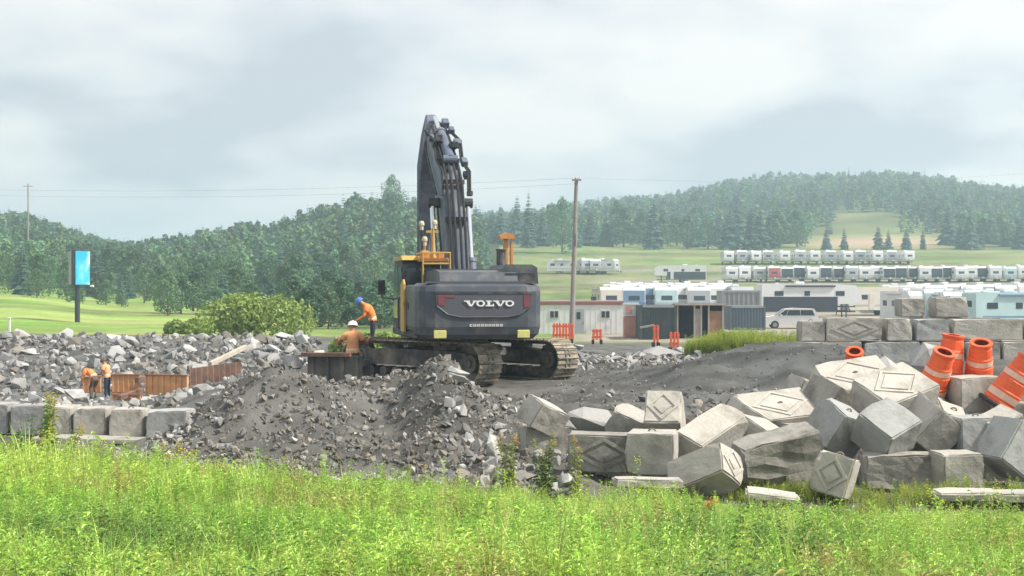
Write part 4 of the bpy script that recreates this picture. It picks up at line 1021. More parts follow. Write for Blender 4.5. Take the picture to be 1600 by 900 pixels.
# ------------------------------------------------------------------ orange drums
MAT['orange'] = mat('drum_orange', (.8, .12, .035), .5, .12, 3.0, spec=.4, rnd=.12, dirt=(.45, .12, .06), dscale=4, dthr=.62)
MAT['drumwhite'] = mat('drum_white', (.78, .5, .38), .45, .1, 3.0, dirt=(.55, .42, .34), dscale=4, dthr=.6)
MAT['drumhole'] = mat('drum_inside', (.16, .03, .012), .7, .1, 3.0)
def drum(px, py, Y, tilt, rz, label, s=1.0, white=True):
    """py = centre of the drum"""
    e = empty('traffic_drum', P(px, py, Y)); e.rotation_euler = (R(tilt[0]), R(tilt[1]), R(rz)); s *= .92; e.scale = (s, s, s)
    tag(e, label, 'traffic drum', 'orange drums in the block pile')
    prof = [(.0, -.48), (.30, -.48), (.30, -.42), (.285, -.4), (.285, -.2), (.27, -.18), (.265, .02), (.25, .04), (.245, .2), (.225, .23), (.215, .4), (.2, .43), (.2, .5), (.15, .5), (.14, .4), (.0, .38)]
    b = MB(); b.lathe(prof[:13], n=20); b.build('drum_body', MAT['orange'], e, smooth=False)
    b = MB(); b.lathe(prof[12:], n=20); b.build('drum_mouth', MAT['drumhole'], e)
    b = MB(); b.lathe([(.197, .46), (.222, .475), (.222, .515), (.148, .515), (.148, .49)], n=20); b.build('drum_rim', MAT['orange'], e)
    if white:
        for z0, z1, r0, r1 in ((-.36, -.24, .289, .289), (.07, .17, .252, .25)):
            b = MB(); b.lathe([(r0, z0), (r0+.003, z0), (r1+.003, z1), (r1, z1)], n=20); b.build('reflective_band', MAT['drumwhite'], e)
    b = MB(); b.lathe([(.30, -.46), (.37, -.47), (.38, -.5), (.36, -.54), (.30, -.54)], n=20); b.build('rubber_base', MAT['rubber'], e)
drum(1334, 575, 27.6, (32, -6), 0, 'lone orange drum behind the crest of the pile, open mouth tilted forward', .85, False)
drum(1463, 586, 25.3, (24, 12), 0, 'front orange drum of the pair beside the big diamond block')
drum(1484, 563, 26.0, (6, 6), 0, 'taller rear orange drum of the pair beside the big diamond block')
drum(1530, 572, 25.9, (22, -3), 0, 'orange drum on the top grey block, open mouth showing', 1.0)
drum(1583, 597, 24.6, (8, 32), 0, 'orange drum with white bands leaning at the right edge', 1.05)

# ------------------------------------------------------------------ weeds that stand out
MAT['weedstem'] = mat('weed_stem', (.2, .24, .07), .7, .15, 6)
def weed(px, Y, h, label, seed, tint=(.26, .36, .08), flower=True, stems=3, spread=.1):
    x = X(px, Y); e = empty('tall_weed', (x, Y, hz(x, Y)-.03)); tag(e, label, 'weed', 'tall weeds above the grass'); rng = random.Random(seed)
    sm = MB(); Vs = []; Ts = []; Cs = []; o = 0
    for k in range(stems):
        hh = h*rng.uniform(.7, 1.0); tx, ty = rng.gauss(0, spread)*2, rng.gauss(0, spread); ox, oy = rng.gauss(0, spread*.5), rng.gauss(0, spread*.5)
        sm.tube([(ox, oy, 0), (ox+tx*.3, oy+ty*.3, hh*.5), (ox+tx, oy+ty, hh)], [.008, .006, .003], 5)
        n = int(hh*46); V = []; T = []; C = []
        for i in range(n):
            t = .06+.94*i/n; a = i*2.4+rng.uniform(-.4, .4); l = .13*(1.15-.6*t)*rng.uniform(.7, 1.2); q = t*t
            cx, cy, cz = ox+tx*q, oy+ty*q, hh*t; d = (math.cos(a), math.sin(a)); up = rng.uniform(-.2, .5); w = l*.3; b = len(V); s = rng.uniform(.7, 1.3)
            mx, my, mz = cx+d[0]*l*.5, cy+d[1]*l*.5, cz+l*up*.5+.1*l
            V += [(cx, cy, cz), (mx-d[1]*w, my+d[0]*w, mz), (cx+d[0]*l, cy+d[1]*l, cz+l*up-.25*l), (mx+d[1]*w, my-d[0]*w, mz)]
            T += [(b, b+1, b+2), (b, b+2, b+3)]; C += [tuple(s*c for c in tint)]*4
        if flower:
            for i in range(26):
                a = rng.uniform(0, 6.28); r = rng.uniform(0, .05); zz = hh*rng.uniform(.88, 1.04); qd = rng.uniform(.008, .016); b = len(V)
                V += [(ox+tx+r*math.cos(a)-qd, oy+ty+r*math.sin(a), zz), (ox+tx+r*math.cos(a)+qd, oy+ty+r*math.sin(a), zz), (ox+tx+r*math.cos(a), oy+ty+r*math.sin(a)+qd, zz+qd)]
                T += [(b, b+1, b+2)]; C += [(.42, .33, .08) if flower is True else flower]*3
        Vs.append(np.array(V)); Ts.append(np.array(T)+o); o += len(V); Cs.append(np.array(C))
    sm.build('stem', MAT['weedstem'], e); link('foliage', fastmesh('foliage', np.concatenate(Vs), np.concatenate(Ts), MAT['weed'], np.concatenate(Cs)), e)
weed(72, 19.5, 1.4, 'tallest leafy weed at the left before the block row', 1, (.26, .36, .07), True, 5, .07)
weed(33, 19.6, .95, 'bluish green bush-like weed at the left edge', 2, (.2, .33, .12), False, 6, .1)
weed(95, 19.3, .85, 'shorter weed leaning right of the tallest weed', 3, (.3, .36, .08), True, 4, .1)
weed(280, 19.2, .7, 'yellowing weed before the pale stones', 4, (.42, .38, .08), True, 4, .1)
weed(368, 19.3, .5, 'thin dry weed before the dirt heap', 5, (.36, .36, .12), False, 4, .12)
weed(795, 20.6, .95, 'weed with rusty tip left of the dark block', 6, (.3, .33, .1), (.38, .2, .08), 4, .07)
weed(850, 20.5, 1.0, 'dark green spotted weed before the dark block', 7, (.15, .22, .06), (.3, .25, .08), 5, .07)
weed(900, 20.6, .95, 'slim weed with brown seed head before the diamond face', 8, (.3, .34, .08), (.4, .2, .06), 2, .05)
weed(905, 20.2, .5, 'low pale green weed beside the mossy boulder', 9, (.4, .46, .12), False, 4, .08)
def fleabane():
    weed(1122, 17.5, .45, 'weed with an orange flower in the grass below the beige block', 10, (.3, .36, .08), (.75, .25, .05), 3, .05)
fleabane()

# round shrub at the end of the field
def shrub(px, Y, w, h, label, seed):
    rng = np.random.default_rng(seed); x = X(px, Y); e = empty('shrub', (x, Y, hz(x, Y)-.1)); tag(e, label, 'shrub'); Vs = []; Qs = []; o = 0
    for k in range(16):
        a = rng.uniform(0, 6.28); r = w*.42*math.sqrt(rng.random()); cz = h*(.5-.33*(r/(w*.5))**2)
        V, Q = leaf_cloud(rng, (r*math.cos(a), r*math.sin(a)*.5, cz), (w*.16, w*.14, h*.42), 330, .12); Vs.append(V); Qs.append(Q+o); o += len(V)
    V = np.concatenate(Vs); Q = np.concatenate(Qs); link('foliage', fastmesh('foliage', V, Q, MAT['shrubleaf']), e)
    b = MB()
    for k in range(7): a = k*.9; b.cyl((0, 0, 0), (w*.3*math.cos(a), w*.15*math.sin(a), h*.6), .06, .02, 6)
    b.build('stem', MAT['bark'], e)
MAT['shrubleaf'] = mat('shrub_leaf', (.27, .36, .09), .7, .35, .8, transl=.3, spec=.25)
shrub(398, 94, 8.4, 3.4, 'broad rounded green shrub at the end of the green field', 3)
shrub(300, 100, 3.6, 1.5, 'small low shrub at the left flank of the broad shrub', 4)
shrub(585, 58, 3.6, 1.3, 'low green bush behind the bending worker near the cab', 5)

# ------------------------------------------------------------------ formwork, sheets and beams
MAT['form'] = mat('form_orange', (.74, .4, .19), .75, .2, 2.5, spec=.3, dirt=(.5, .26, .13), dscale=2, dthr=.57)
MAT['form_edge'] = mat('form_edge', (.34, .15, .07), .8, .2, 2.5)
MAT['rust'] = mat('rust', (.19, .11, .08), .85, .25, 3, dirt=(.1, .06, .05), dscale=2, dthr=.55)
MAT['timber'] = mat('timber', (.45, .4, .33), .85, .2, 3)
def form_panel(px0, px1, py0, py1, Y, dy, label, n=6):
    a = P(px0, py1, Y); c = P(px1, py1, Y+dy); top = (py1-py0)*Y/F; d = Vector((c.x-a.x, c.y-a.y, 0)); L_ = d.length
    e = empty('formwork_panel', (a.x, a.y, a.z), math.atan2(d.y, d.x)); tag(e, label, 'formwork panel', 'orange formwork panels')
    b = MB(); b.box((L_/2, 0, top/2), (L_, .05, top)); b.build('face_sheet', MAT['form'], e)
    for k in range(n+1):
        b = MB(); b.box((.03+(L_-.06)*k/n, -.05, top/2), (.05, .06, top)); b.build('rib', MAT['form'], e)
    b = MB(); b.box((L_/2, -.05, top+.02), (L_+.04, .12, .05)); b.box((L_/2, -.05, -.02), (L_+.04, .12, .05)); b.build('edge_rail', MAT['form_edge'], e)
form_panel(228, 294, 586, 629, 57, -.6, 'tall orange formwork panel nearest the rusty sheet', 7)
form_panel(176, 219, 586, 612, 60, 0, 'orange formwork panel behind the standing worker', 5)
form_panel(130, 158, 590, 612, 61, 0, 'small orange formwork panel left of the standing worker', 3)
form_panel(176, 220, 617, 630, 56, 0, 'low orange formwork board in front of the standing worker', 4)
def corr(px0, px1, py0, py1, Y, dy, label):
    a = P(px0, py1, Y); c = P(px1, py1-8, Y+dy); h = (py1-py0)*Y/F; d = Vector((c.x-a.x, c.y-a.y, 0)); n = 18; prof = []
    for k in range(n+1): prof.append((d.length*k/n, .05*(1 if k % 2 else -1)))
    prof += [(q[0], q[1]+.03) for q in prof[::-1]]
    b = MB(); b.prism(prof, h, 'z', (0, 0, h/2)); o = b.build('corrugated_sheet', MAT['rust'], None, (a.x, a.y, a.z), (0, R(-3), math.atan2(d.y, d.x))); tag(o, label, 'sheet')
corr(296, 376, 576, 610, 57.5, 2.5, 'rusty brown corrugated steel sheet right of the orange panels')
def beam(p0, p1, r, label, m, name='timber_beam', cat='beam'):
    d = p1-p0; b = MB(); L_ = d.length; b.box((0, 0, 0), (L_, r*2, r*2.4), ch=r*.2)
    o = b.build(name, MAT[m], None, (p0+p1)/2, d.to_track_quat('X', 'Z').to_euler()); tag(o, label, cat); return o
beam(P(328, 569, 63), P(384, 542, 66), .09, 'long pale beam propped over the rocks behind the rusty sheet', 'timber')
beam(P(186, 622, 55), P(222, 610, 58), .09, 'short rusty beam between the orange panels', 'rust')
beam(P(214, 594, 59), P(252, 588, 62), .1, 'brown beam between the two orange panels', 'rust')
# steel trench shield left of the tracks
MAT['steel'] = mat('steel', (.085, .085, .085), .7, .3, 2, dirt=(.19, .175, .15), dscale=1.6, dthr=.53)
e = empty('trench_shield', (X(530, 35.4), 35.4, .5), R(-4)); tag(e, 'dark steel trench shield lying left of the excavator tracks', 'trench shield')
for yy, hh in ((-.5, .84), (.5, .7)):
    b = MB(); b.box((0, yy, hh/2), (1.36, .1, hh), ch=.01); w = b.build('side_plate', MAT['steel'], e)
    for k in range(4):
        b = MB(); b.box((-.56+.37*k, yy-.08, hh/2), (.09, .07, hh)); b.build('stiffener', MAT['steel'], w)
for xx in (-.55, .55):
    for zz in (.2, .55): b = MB(); b.cyl((xx, -.45, zz), (xx, .45, zz), .07, n=10); b.build('spreader_pipe', MAT['steel'], e)
b = MB(); b.box((-.2, -.62, .87), (1.2, .25, .09)); b.build('top_channel', MAT['rust'], e)

# ------------------------------------------------------------------ people
MAT['skin'] = mat('skin', (.45, .28, .2), .6, .1, 8)
MAT['trouser'] = mat('trouser', (.035, .042, .06), .85, .2, 6)
MAT['trouser_brown'] = mat('trouser_brown', (.12, .085, .06), .85, .2, 6)
MAT['boot'] = mat('boot', (.05, .04, .03), .8, .2, 6)
MAT['vest'] = mat('vest', (.85, .27, .07), .75, .12, 6)
MAT['vest_pale'] = mat('vest_pale', (.82, .38, .18), .75, .12, 6)
MAT['stripe'] = mat('vest_stripe', (.74, .72, .5), .5, .1, 6)
MAT['shirt'] = mat('shirt', (.3, .12, .075), .8, .15, 6)
MAT['hat_white'] = mat('hat_white', (.8, .78, .7), .4, .03, 6)
MAT['hat_blue'] = mat('hat_blue', (.1, .22, .55), .4, .05, 6)
MAT['hat_dark'] = mat('hat_brown', (.1, .06, .045), .6, .05, 6)
def lerp(a, c, t): return tuple(a[i]+(c[i]-a[i])*t for i in range(3))
def person(loc, rz, J, label, mats, hat, vestm):
    """J: joints in metres, facing +Y. Body grown as one skin from the pelvis; hat and vest are parts."""
    V = []; E = []; Rr = []
    def v(p, r, par=None):
        V.append(tuple(p)); Rr.append(r)
        if par is not None: E.append((par, len(V)-1))
        return len(V)-1
    pel = v(J['pelvis'], .15); wa = v(lerp(J['pelvis'], J['chest'], .45), .135, pel); ch = v(J['chest'], .165, wa)
    nb = v(lerp(J['chest'], J['neck'], .75), .11, ch); nk = v(J['neck'], .06, nb)
    hd = v(lerp(J['neck'], J['head'], .55), .075, nk); h1 = v(J['head'], .1, hd); h2 = v(lerp(J['neck'], J['head'], 1.55), .07, h1)
    fw = J['face']; v((J['head'][0]+fw[0]*.1, J['head'][1]+fw[1]*.1, J['head'][2]+fw[2]*.1-.015), .022, h1)   # nose
    rx = Vector(fw).cross(Vector((0, 0, 1))).normalized()
    for s in (-1, 1): v(tuple(Vector(J['head'])+rx*s*.095), .018, h1)     # ears
    for s in ('l', 'r'):
        sh = v(J['sh'+s], .075, nb); el0 = v(lerp(J['sh'+s], J['el'+s], .55), .06, sh); el = v(J['el'+s], .048, el0); wr = v(J['wr'+s], .033, el)
        f = (Vector(J['wr'+s])-Vector(J['el'+s])).normalized(); side = f.cross(Vector((0, 0, 1)));
        side = side.normalized() if side.length > .1 else Vector((1, 0, 0)); dn = f.cross(side)
        palm = v(Vector(J['wr'+s])+f*.06, .036, wr)
        for q, (off, ln) in enumerate(((-.032, .07), (-.011, .085), (.011, .08), (.032, .062))):
            b0 = v(Vector(J['wr'+s])+f*.1+side*off, .01, palm); b1 = v(Vector(J['wr'+s])+f*(.1+ln*.6)+side*off+dn*.012, .009, b0); v(Vector(J['wr'+s])+f*(.1+ln)+side*off+dn*.035, .008, b1)
        t0 = v(Vector(J['wr'+s])+f*.05+side*.05, .012, palm); v(Vector(J['wr'+s])+f*.09+side*.07, .01, t0)
        hp = v(J['hip'+s], .1, pel); th = v(lerp(J['hip'+s], J['kn'+s], .5), .085, hp); kn = v(J['kn'+s], .062, th); cf = v(lerp(J['kn'+s], J['an'+s], .35), .058, kn); an = v(J['an'+s], .042, cf)
        ft = J.get('ft'+s, (0, 1, 0)); a = Vector(J['an'+s]); hl = v(a+Vector((0, 0, -.05))-Vector(ft)*.04, .045, an); v(a+Vector(ft)*.17+Vector((0, 0, -.055)), .04, hl)
    me = bpy.data.meshes.new('person'); me.from_pydata(V, E, []); o = bpy.data.objects.new('person', me); COL.objects.link(o)
    sk = o.modifiers.new('skin', 'SKIN'); sk.use_smooth_shade = True; o.modifiers.new('sub', 'SUBSURF').levels = 2
    sv = me.skin_vertices[0].data
    for i, r in enumerate(Rr): sv[i].radius = (r, r*(.8 if r in (.165, .135) else 1))
    sv[0].use_root = True
    dg = bpy.context.evaluated_depsgraph_get(); dg.update()
    nm = bpy.data.meshes.new_from_object(o.evaluated_get(dg)); bpy.data.objects.remove(o); nm.name = 'person'
    nm.materials.clear()
    for m in mats: nm.materials.append(m)               # 0 skin 1 shirt 2 trousers 3 boots
    segs = [(J['head'], J['neck'], 0), (J['neck'], J['chest'], 1), (J['chest'], lerp(J['chest'], J['pelvis'], .8), 1), (J['pelvis'], J['pelvis'], 2)]
    for s in ('l', 'r'):
        segs += [(J['sh'+s], J['el'+s], 1), (J['el'+s], lerp(J['el'+s], J['wr'+s], .75), 1), (J['wr'+s], tuple(Vector(J['wr'+s])+(Vector(J['wr'+s])-Vector(J['el'+s])).normalized()*.2), 0),
                 (J['hip'+s], J['kn'+s], 2), (J['kn'+s], J['an'+s], 2), (lerp(J['an'+s], J['kn'+s], -.1), tuple(Vector(J['an'+s])+Vector(J.get('ft'+s, (0, 1, 0)))*.17+Vector((0, 0, -.06))), 3)]
    A = np.array([q[0] for q in segs], float); Bq = np.array([q[1] for q in segs], float); idx = [q[2] for q in segs]
    rs = np.array([.1, .12, .15, .15]+[.06, .045, .04, .09, .06, .05]*2)
    cen = np.array([p.center for p in nm.polygons]); D = []
    for k in range(len(segs)):
        ab = Bq[k]-A[k]; L2 = max((ab**2).sum(), 1e-9); t = np.clip(((cen-A[k]) @ ab)/L2, 0, 1); D.append(np.linalg.norm(cen-(A[k]+t[:, None]*ab), axis=1)-rs[k])
    best = np.argmin(np.array(D), 0); mi = np.array(idx)[best]; nm.polygons.foreach_set('material_index', mi.astype(np.int32)); nm.update()
    body = link('person', nm, loc=loc, rot=(0, 0, rz)); tag(body, label, 'person')
    # vest: a shell over the trunk
    pl = [p for p in nm.polygons if best[p.index] in (1, 2) or (best[p.index] in (4, 10) and (Vector(p.center)-Vector(J['shl'] if best[p.index] == 4 else J['shr'])).length < .13)]
    vm = {}; vs = []; fs = []; ms = []; ax = (Vector(J['chest'])-Vector(J['pelvis'])); al = ax.length; ax.normalize()
    for p in pl:
        f = []
        for i in p.vertices:
            if i not in vm: vm[i] = len(vs); w = nm.vertices[i]; vs.append(w.co+w.normal*.022)
            f.append(vm[i])
        fs.append(f); t = (Vector(p.center)-Vector(J['pelvis'])).dot(ax)/al; ms.append(1 if .28 < t < .44 else 0)
    ve = bpy.data.meshes.new('safety_vest'); ve.from_pydata(vs, [], fs); ve.materials.append(vestm); ve.materials.append(MAT['stripe']); ve.polygons.foreach_set('material_index', ms)
    ve.polygons.foreach_set('use_smooth', [True]*len(fs)); link('safety_vest', ve, body)
    # eyes, mouth and hair are a few millimetres across here, the hat covers the rest
    hc = Vector(J['head']); up = (Vector(lerp(J['neck'], J['head'], 2))-hc).normalized(); q = up.to_track_quat('Z', 'Y').to_euler()
    b = MB(); b.lathe([(.145, 0), (.145, .012), (.132, .018), (.128, .07), (.105, .115), (.06, .14), (0, .148)], n=18); hb = b.build('hard_hat', hat, body, hc+up*.035, q, True)
    b = MB(); b.box((0, 0, .1), (.03, .2, .1), ch=.01); b.build('hat_ridge', hat, hb)
    b = MB()
    for s in (-1, 1): b.box(tuple(hc+Vector(fw)*.093+rx*s*.035+Vector((0, 0, .01))), (.022, .022, .014))
    b.build('eyes', MAT['hat_dark'], body)
    b = MB(); b.box(tuple(hc+Vector(fw)*.088+Vector((0, 0, -.065))), (.045, .025, .012)); b.build('mouth', MAT['reflect_red'], body)
    return body
def stand(**k):
    J = dict(pelvis=(0, 0, .95), chest=(0, 0, 1.28), neck=(0, .01, 1.5), head=(0, .03, 1.63), face=(0, 1, 0), shl=(-.19, 0, 1.42), shr=(.19, 0, 1.42), ell=(-.25, .0, 1.13), elr=(.25, .0, 1.13),
             wrl=(-.25, .15, .92), wrr=(.25, .15, .92), hipl=(-.1, 0, .88), hipr=(.1, 0, .88), knl=(-.11, .02, .5), knr=(.11, .02, .5), anl=(-.12, 0, .1), anr=(.12, 0, .1)); J.update(k); return J
MS = [MAT['skin'], MAT['shirt'], MAT['trouser'], MAT['boot']]
# standing worker by the orange panels: seen from his side, looking left
x, y = X(168, 60.0), 60.0
person((x, y, hz(x, y)), R(75), stand(chest=(0, .05, 1.27), neck=(0, .12, 1.48), head=(0, .17, 1.6), ell=(-.26, .12, 1.13), wrl=(-.2, .36, 1.08), elr=(.26, .1, 1.13), wrr=(.2, .34, 1.04), shl=(-.19, .08, 1.41), shr=(.19, .08, 1.41)),
       'worker in pale orange vest and dark trousers standing beside the orange panels', MS, MAT['hat_dark'], MAT['vest_pale'])
# bending worker left of him
x, y = X(146, 59.0), 59.0
person((x, y, hz(x, y)), R(60), stand(pelvis=(0, -.12, .86), chest=(0, .18, 1.06), neck=(0, .36, 1.14), head=(0, .48, 1.17), face=(0, .8, -.6), shl=(-.19, .3, 1.1), shr=(.19, .3, 1.1), ell=(-.25, .38, .84), elr=(.25, .38, .84),
       wrl=(-.18, .5, .62), wrr=(.18, .5, .62), hipl=(-.1, -.12, .8), hipr=(.1, -.12, .8), knl=(-.12, .06, .46), knr=(.12, .06, .46)),
       'worker in orange vest bending forward left of the standing worker', [MAT['skin'], MAT['vest'], MAT['trouser_brown'], MAT['boot']], MAT['hat_white'], MAT['vest'])
# worker seen from behind at the end of the track, arms on the shield
x, y = X(551, 36.7), 36.7
zf = Z(502, 36.7)-1.79
person((x, y, zf), R(6), stand(ell=(-.36, .06, 1.2), elr=(.36, .06, 1.2), wrl=(-.42, .3, 1.32), wrr=(.42, .3, 1.32), head=(0, .05, 1.62)),
       'worker in pale orange vest and white hard hat seen from behind at the track end', MS, MAT['hat_white'], MAT['vest_pale'])
# worker bending by the cab with the blue hat
x, y = X(583, 43.0), 43.0
zf = Z(465, 43.0)-1.66
person((x, y, zf), R(95), stand(pelvis=(0, -.05, .94), chest=(0, .1, 1.25), neck=(0, .26, 1.42), head=(0, .36, 1.5), face=(0, .85, -.5), shl=(-.19, .18, 1.36), shr=(.19, .18, 1.36), ell=(-.25, .28, 1.1), elr=(.25, .28, 1.1), wrl=(-.2, .48, .98), wrr=(.2, .48, .98)),
       'worker with blue hard hat and orange vest leaning forward near the cab', [MAT['skin'], MAT['vest'], MAT['trouser'], MAT['boot']], MAT['hat_blue'], MAT['vest'])
# the earth bench the two stand on
def bench():
    c = [(X(540, 43), 40.2, .25), (X(600, 43), 42.8, .75)]
    for i, (bx, by, hh) in enumerate(c):
        pass
bench()

# ------------------------------------------------------------------ pole, wires, billboard
MAT['pole'] = mat('pole_wood', (.3, .275, .25), .9, .2, 2)
MAT['wire'] = mat('wire', (.3, .32, .34), .6, 0)
x, y = X(899, 76), 76.0; zb = hz(x, y)-.2; zt = Z(278, 76)
e = empty('utility_pole', (x, y, zb)); tag(e, 'weathered wooden utility pole standing before the white office trailer', 'utility pole')
hgt = zt-zb
b = MB(); b.tube([(-.22, 0, 0), (-.08, 0, hgt*.5), (.06, 0, hgt)], [.15, .13, .1], 10); b.build('shaft', MAT['pole'], e)
b = MB(); b.box((.06, -.13, hgt-.12), (.5, .08, .1)); b.build('crossarm', MAT['pole'], e)
for xx in (-.12, .06, .24): b = MB(); b.cyl((xx, -.13, hgt-.07), (xx, -.13, hgt+.06), .03, n=8); b.build('insulator', MAT['white'], e)
b = MB(); b.cyl((.03, -.16, hgt*.62), (.03, -.16, hgt*.68), .07, n=8); b.build('pole_bracket', MAT['pole'], e)
def wire(a, c, sag, label, r=.006):
    pts = []
    for k in range(25):
        t = k/24; q = a.lerp(c, t); q.z -= 4*sag*t*(1-t); pts.append(q)
    b = MB(); b.tube(pts, r, 5); o = b.build('power_line', MAT['wire']); tag(o, label, 'wire')
A0 = Vector((x+.0, y-.13, zt-.02))
fp = P(44, 288, 330)
wire(A0+Vector((-.06, 0, 0)), P(-220, 289, 100), .55, 'upper power line running left from the utility pole across the sky')
wire(A0+Vector((.05, 0, -.3)), P(-220, 297, 98), .6, 'lower power line running left from the utility pole across the sky')
wire(A0+Vector((.2, 0, 0)), P(1720, 262, 96), .5, 'thin power line running right from the utility pole above the hill')
gx, gy = X(44, 330), 330; e = empty('utility_pole', (gx, gy, hz(gx, gy)-.3)); hh = Z(287, 330)-hz(gx, gy)+.3
tag(e, 'far thin pole rising from the wood on the left-hand skyline', 'utility pole')
b = MB(); b.tube([(0, 0, 0), (0, 0, hh)], [.22, .15], 8); b.build('shaft', MAT['pole'], e); b = MB(); b.box((0, 0, hh-.6), (2.2, .12, .14)); b.build('crossarm', MAT['pole'], e)

MAT['bb_frame'] = mat('billboard_frame', (.035, .045, .06), .6, .1, 3)
MAT['bb_grey'] = mat('billboard_back', (.32, .33, .37), .7, .1, 2)
def bb_face_mat():
    m = mat('billboard_print', (.03, .42, .7), .5, .0); nt = m.node_tree; N = nt.nodes; L = nt.links; bs = N['Principled BSDF']
    tc = N.new('ShaderNodeTexCoord'); n = N.new('ShaderNodeTexNoise'); n.inputs['Scale'].default_value = .55; n.inputs['Detail'].default_value = 2
    mp = N.new('ShaderNodeMapping'); mp.inputs['Location'].default_value = (2.3, 1.0, .4); L.new(tc.outputs['Object'], mp.inputs[0]); L.new(mp.outputs[0], n.inputs['Vector'])
    r = N.new('ShaderNodeValToRGB'); e = r.color_ramp.elements; e[0].position = .42; e[0].color = (.02, .38, .68, 1); e[1].position = .62; e[1].color = (.5, .74, .8, 1); q = e.new(.52); q.color = (.1, .5, .72, 1)
    L.new(n.outputs['Fac'], r.inputs[0]); L.new(r.outputs[0], bs.inputs['Base Color']); return m
MAT['bb_print'] = bb_face_mat()
y = 125.0; x = X(121, y); zb = hz(x, y)-.2; s = y/F
e = empty('billboard', (x, y, zb)); tag(e, 'two-sided billboard on a single dark post, blue sky print facing right', 'billboard')
zt = Z(391, y)-zb; z0 = Z(446, y)-zb
b = MB(); b.tube([(0, 0, 0), (0, 0, z0+.2)], .22, 12); b.tube([(0, 0, z0), (0, 0, zt)], .17, 10); b.build('post', MAT['bb_frame'], e)
hb = zt-z0
def bbp(x0, x1, y0, y1, m, nm):
    d = Vector((x1-x0, y1-y0, 0)); b = MB(); b.box((0, 0, 0), (d.length, .14, hb), ch=.02); o = b.build('panel', MAT['bb_frame'], e, ((x0+x1)/2, (y0+y1)/2, z0+hb/2), (0, 0, math.atan2(d.y, d.x)))
    b = MB(); b.box((0, -.085, 0), (d.length-.16, .03, hb-.16)); b.build(nm, MAT[m], o)
bbp(.02, .70, -1.0, 1.2, 'bb_print', 'poster'); bbp(-1.0, -.12, 1.0, -1.0, 'bb_grey', 'poster')
b = MB(); b.box((.1, -1.25, z0-.15), (3.5, .5, .06)); b.box((.1, -1.25, z0-.05), (3.5, .04, .03)); b.build('catwalk', MAT['bb_frame'], e)
b = MB(); b.cyl((1.55, -1.4, z0-.1), (1.85, -1.5, z0-.05), .09, n=8); b.build('flood_lamp', MAT['white'], e)
b = MB(); b.box((X(15, 86)-0, 86, hz(X(15, 86), 86)+.5), (.12, .12, 1.1), ch=.02); b.box((X(15, 86), 86, hz(X(15, 86), 86)+1.08), (.16, .16, .08), ch=.02)
tag(b.build('marker_post', MAT['white']), 'short white marker post on the bank at the left edge', 'post')
# ------------------------------------------------------------------ office trailer, sheds, booth
MAT['siding'] = mat('siding', (.68, .68, .67), .6, .07, 2, dirt=(.45, .43, .4), dscale=1, dthr=.62)
MAT['trim'] = mat('trim_brown', (.26, .11, .09), .7, .15, 3)
MAT['shed_dark'] = mat('shed_dark', (.052, .066, .07), .7, .15, 2, dirt=(.1, .1, .1), dscale=.8, dthr=.6)
MAT['shed_wood'] = mat('shed_wood', (.3, .17, .1), .8, .2, 2)
MAT['shed_frame'] = mat('shed_frame', (.36, .31, .28), .8, .15, 2)
MAT['grey_box'] = mat('grey_box', (.28, .29, .3), .6, .1, 1)
MAT['bluegrey'] = mat('bluegrey_box', (.12, .155, .19), .6, .1, 1)
MAT['salmon'] = mat('salmon', (.55, .27, .2), .65, .15, 2, dirt=(.45, .3, .24), dscale=2, dthr=.58)
MAT['tyre'] = mat('tyre', (.03, .03, .03), .8, .1, 4)
MAT['rvwhite'] = mat('rv_white', (.66, .67, .67), .4, .05, 1, rnd=.08)
MAT['rvcream'] = mat('rv_cream', (.6, .57, .5), .45, .05, 1, rnd=.06)
MAT['rvgrey'] = mat('rv_grey', (.36, .38, .4), .45, .05, 1, rnd=.1)
MAT['rvdark'] = mat('rv_dark', (.035, .045, .06), .65, .1, 1, rnd=.15)
MAT['rvred'] = mat('rv_red', (.42, .09, .09), .45, .1, 1)
MAT['rvblue'] = mat('rv_blue', (.16, .27, .4), .4, .1, 1)
MAT['rvteal'] = mat('rv_teal', (.42, .58, .6), .4, .1, 1)

def at_ground(px, Y): x = X(px, Y); return (x, Y, hz(x, Y))
Y = 110.0; x0, x1 = X(790, Y), X(974, Y); zb = Z(524, Y); zt = Z(471, Y); L_ = x1-x0
e = empty('office_trailer', ((x0+x1)/2, Y, zb)); tag(e, 'white sided office trailer with brown roof edge behind the excavator', 'office trailer')
h = zt-zb
b = MB(); b.box((0, 1.5, h/2-.05), (L_, 3.0, h-.3), ch=.02); b.build('wall', MAT['siding'], e)
for k in range(int(L_/.4)):
    b = MB(); b.box((-L_/2+.2+.4*k, -.008, h/2-.05), (.03, .02, h-.34)); b.build('batten', MAT['siding'], e)
b = MB(); b.box((0, 1.5, h-.12), (L_+.16, 3.2, .26), ch=.03); r_ = b.build('roof', MAT['trim'], e)
b = MB(); b.box((0, 1.5, h+.03), (L_+.1, 3.1, .05)); b.build('roof_sheet', MAT['grey_box'], r_)
for xx in (X(946, Y)-(x0+x1)/2, X(866, Y)-(x0+x1)/2):
    b = MB(); b.box((xx, -.03, h*.62), (.72, .06, .62)); w = b.build('window', MAT['siding'], e)
    for q in (-.17, .17): b = MB(); b.box((xx+q, -.065, h*.62), (.28, .02, .5)); b.build('pane', MAT['glass'], w)
xx = X(904, Y)-(x0+x1)/2; b = MB(); b.box((xx, -.03, h*.4), (.85, .06, 1.95)); d_ = b.build('door', MAT['rvgrey'], e); b = MB(); b.box((xx, -.065, h*.58), (.3, .02, .55)); b.build('pane', MAT['glass'], d_)
b = MB(); b.box((xx+.36, -.08, h*.36), (.06, .05, .12)); b.build('handle', MAT['ex_dark'], d_)
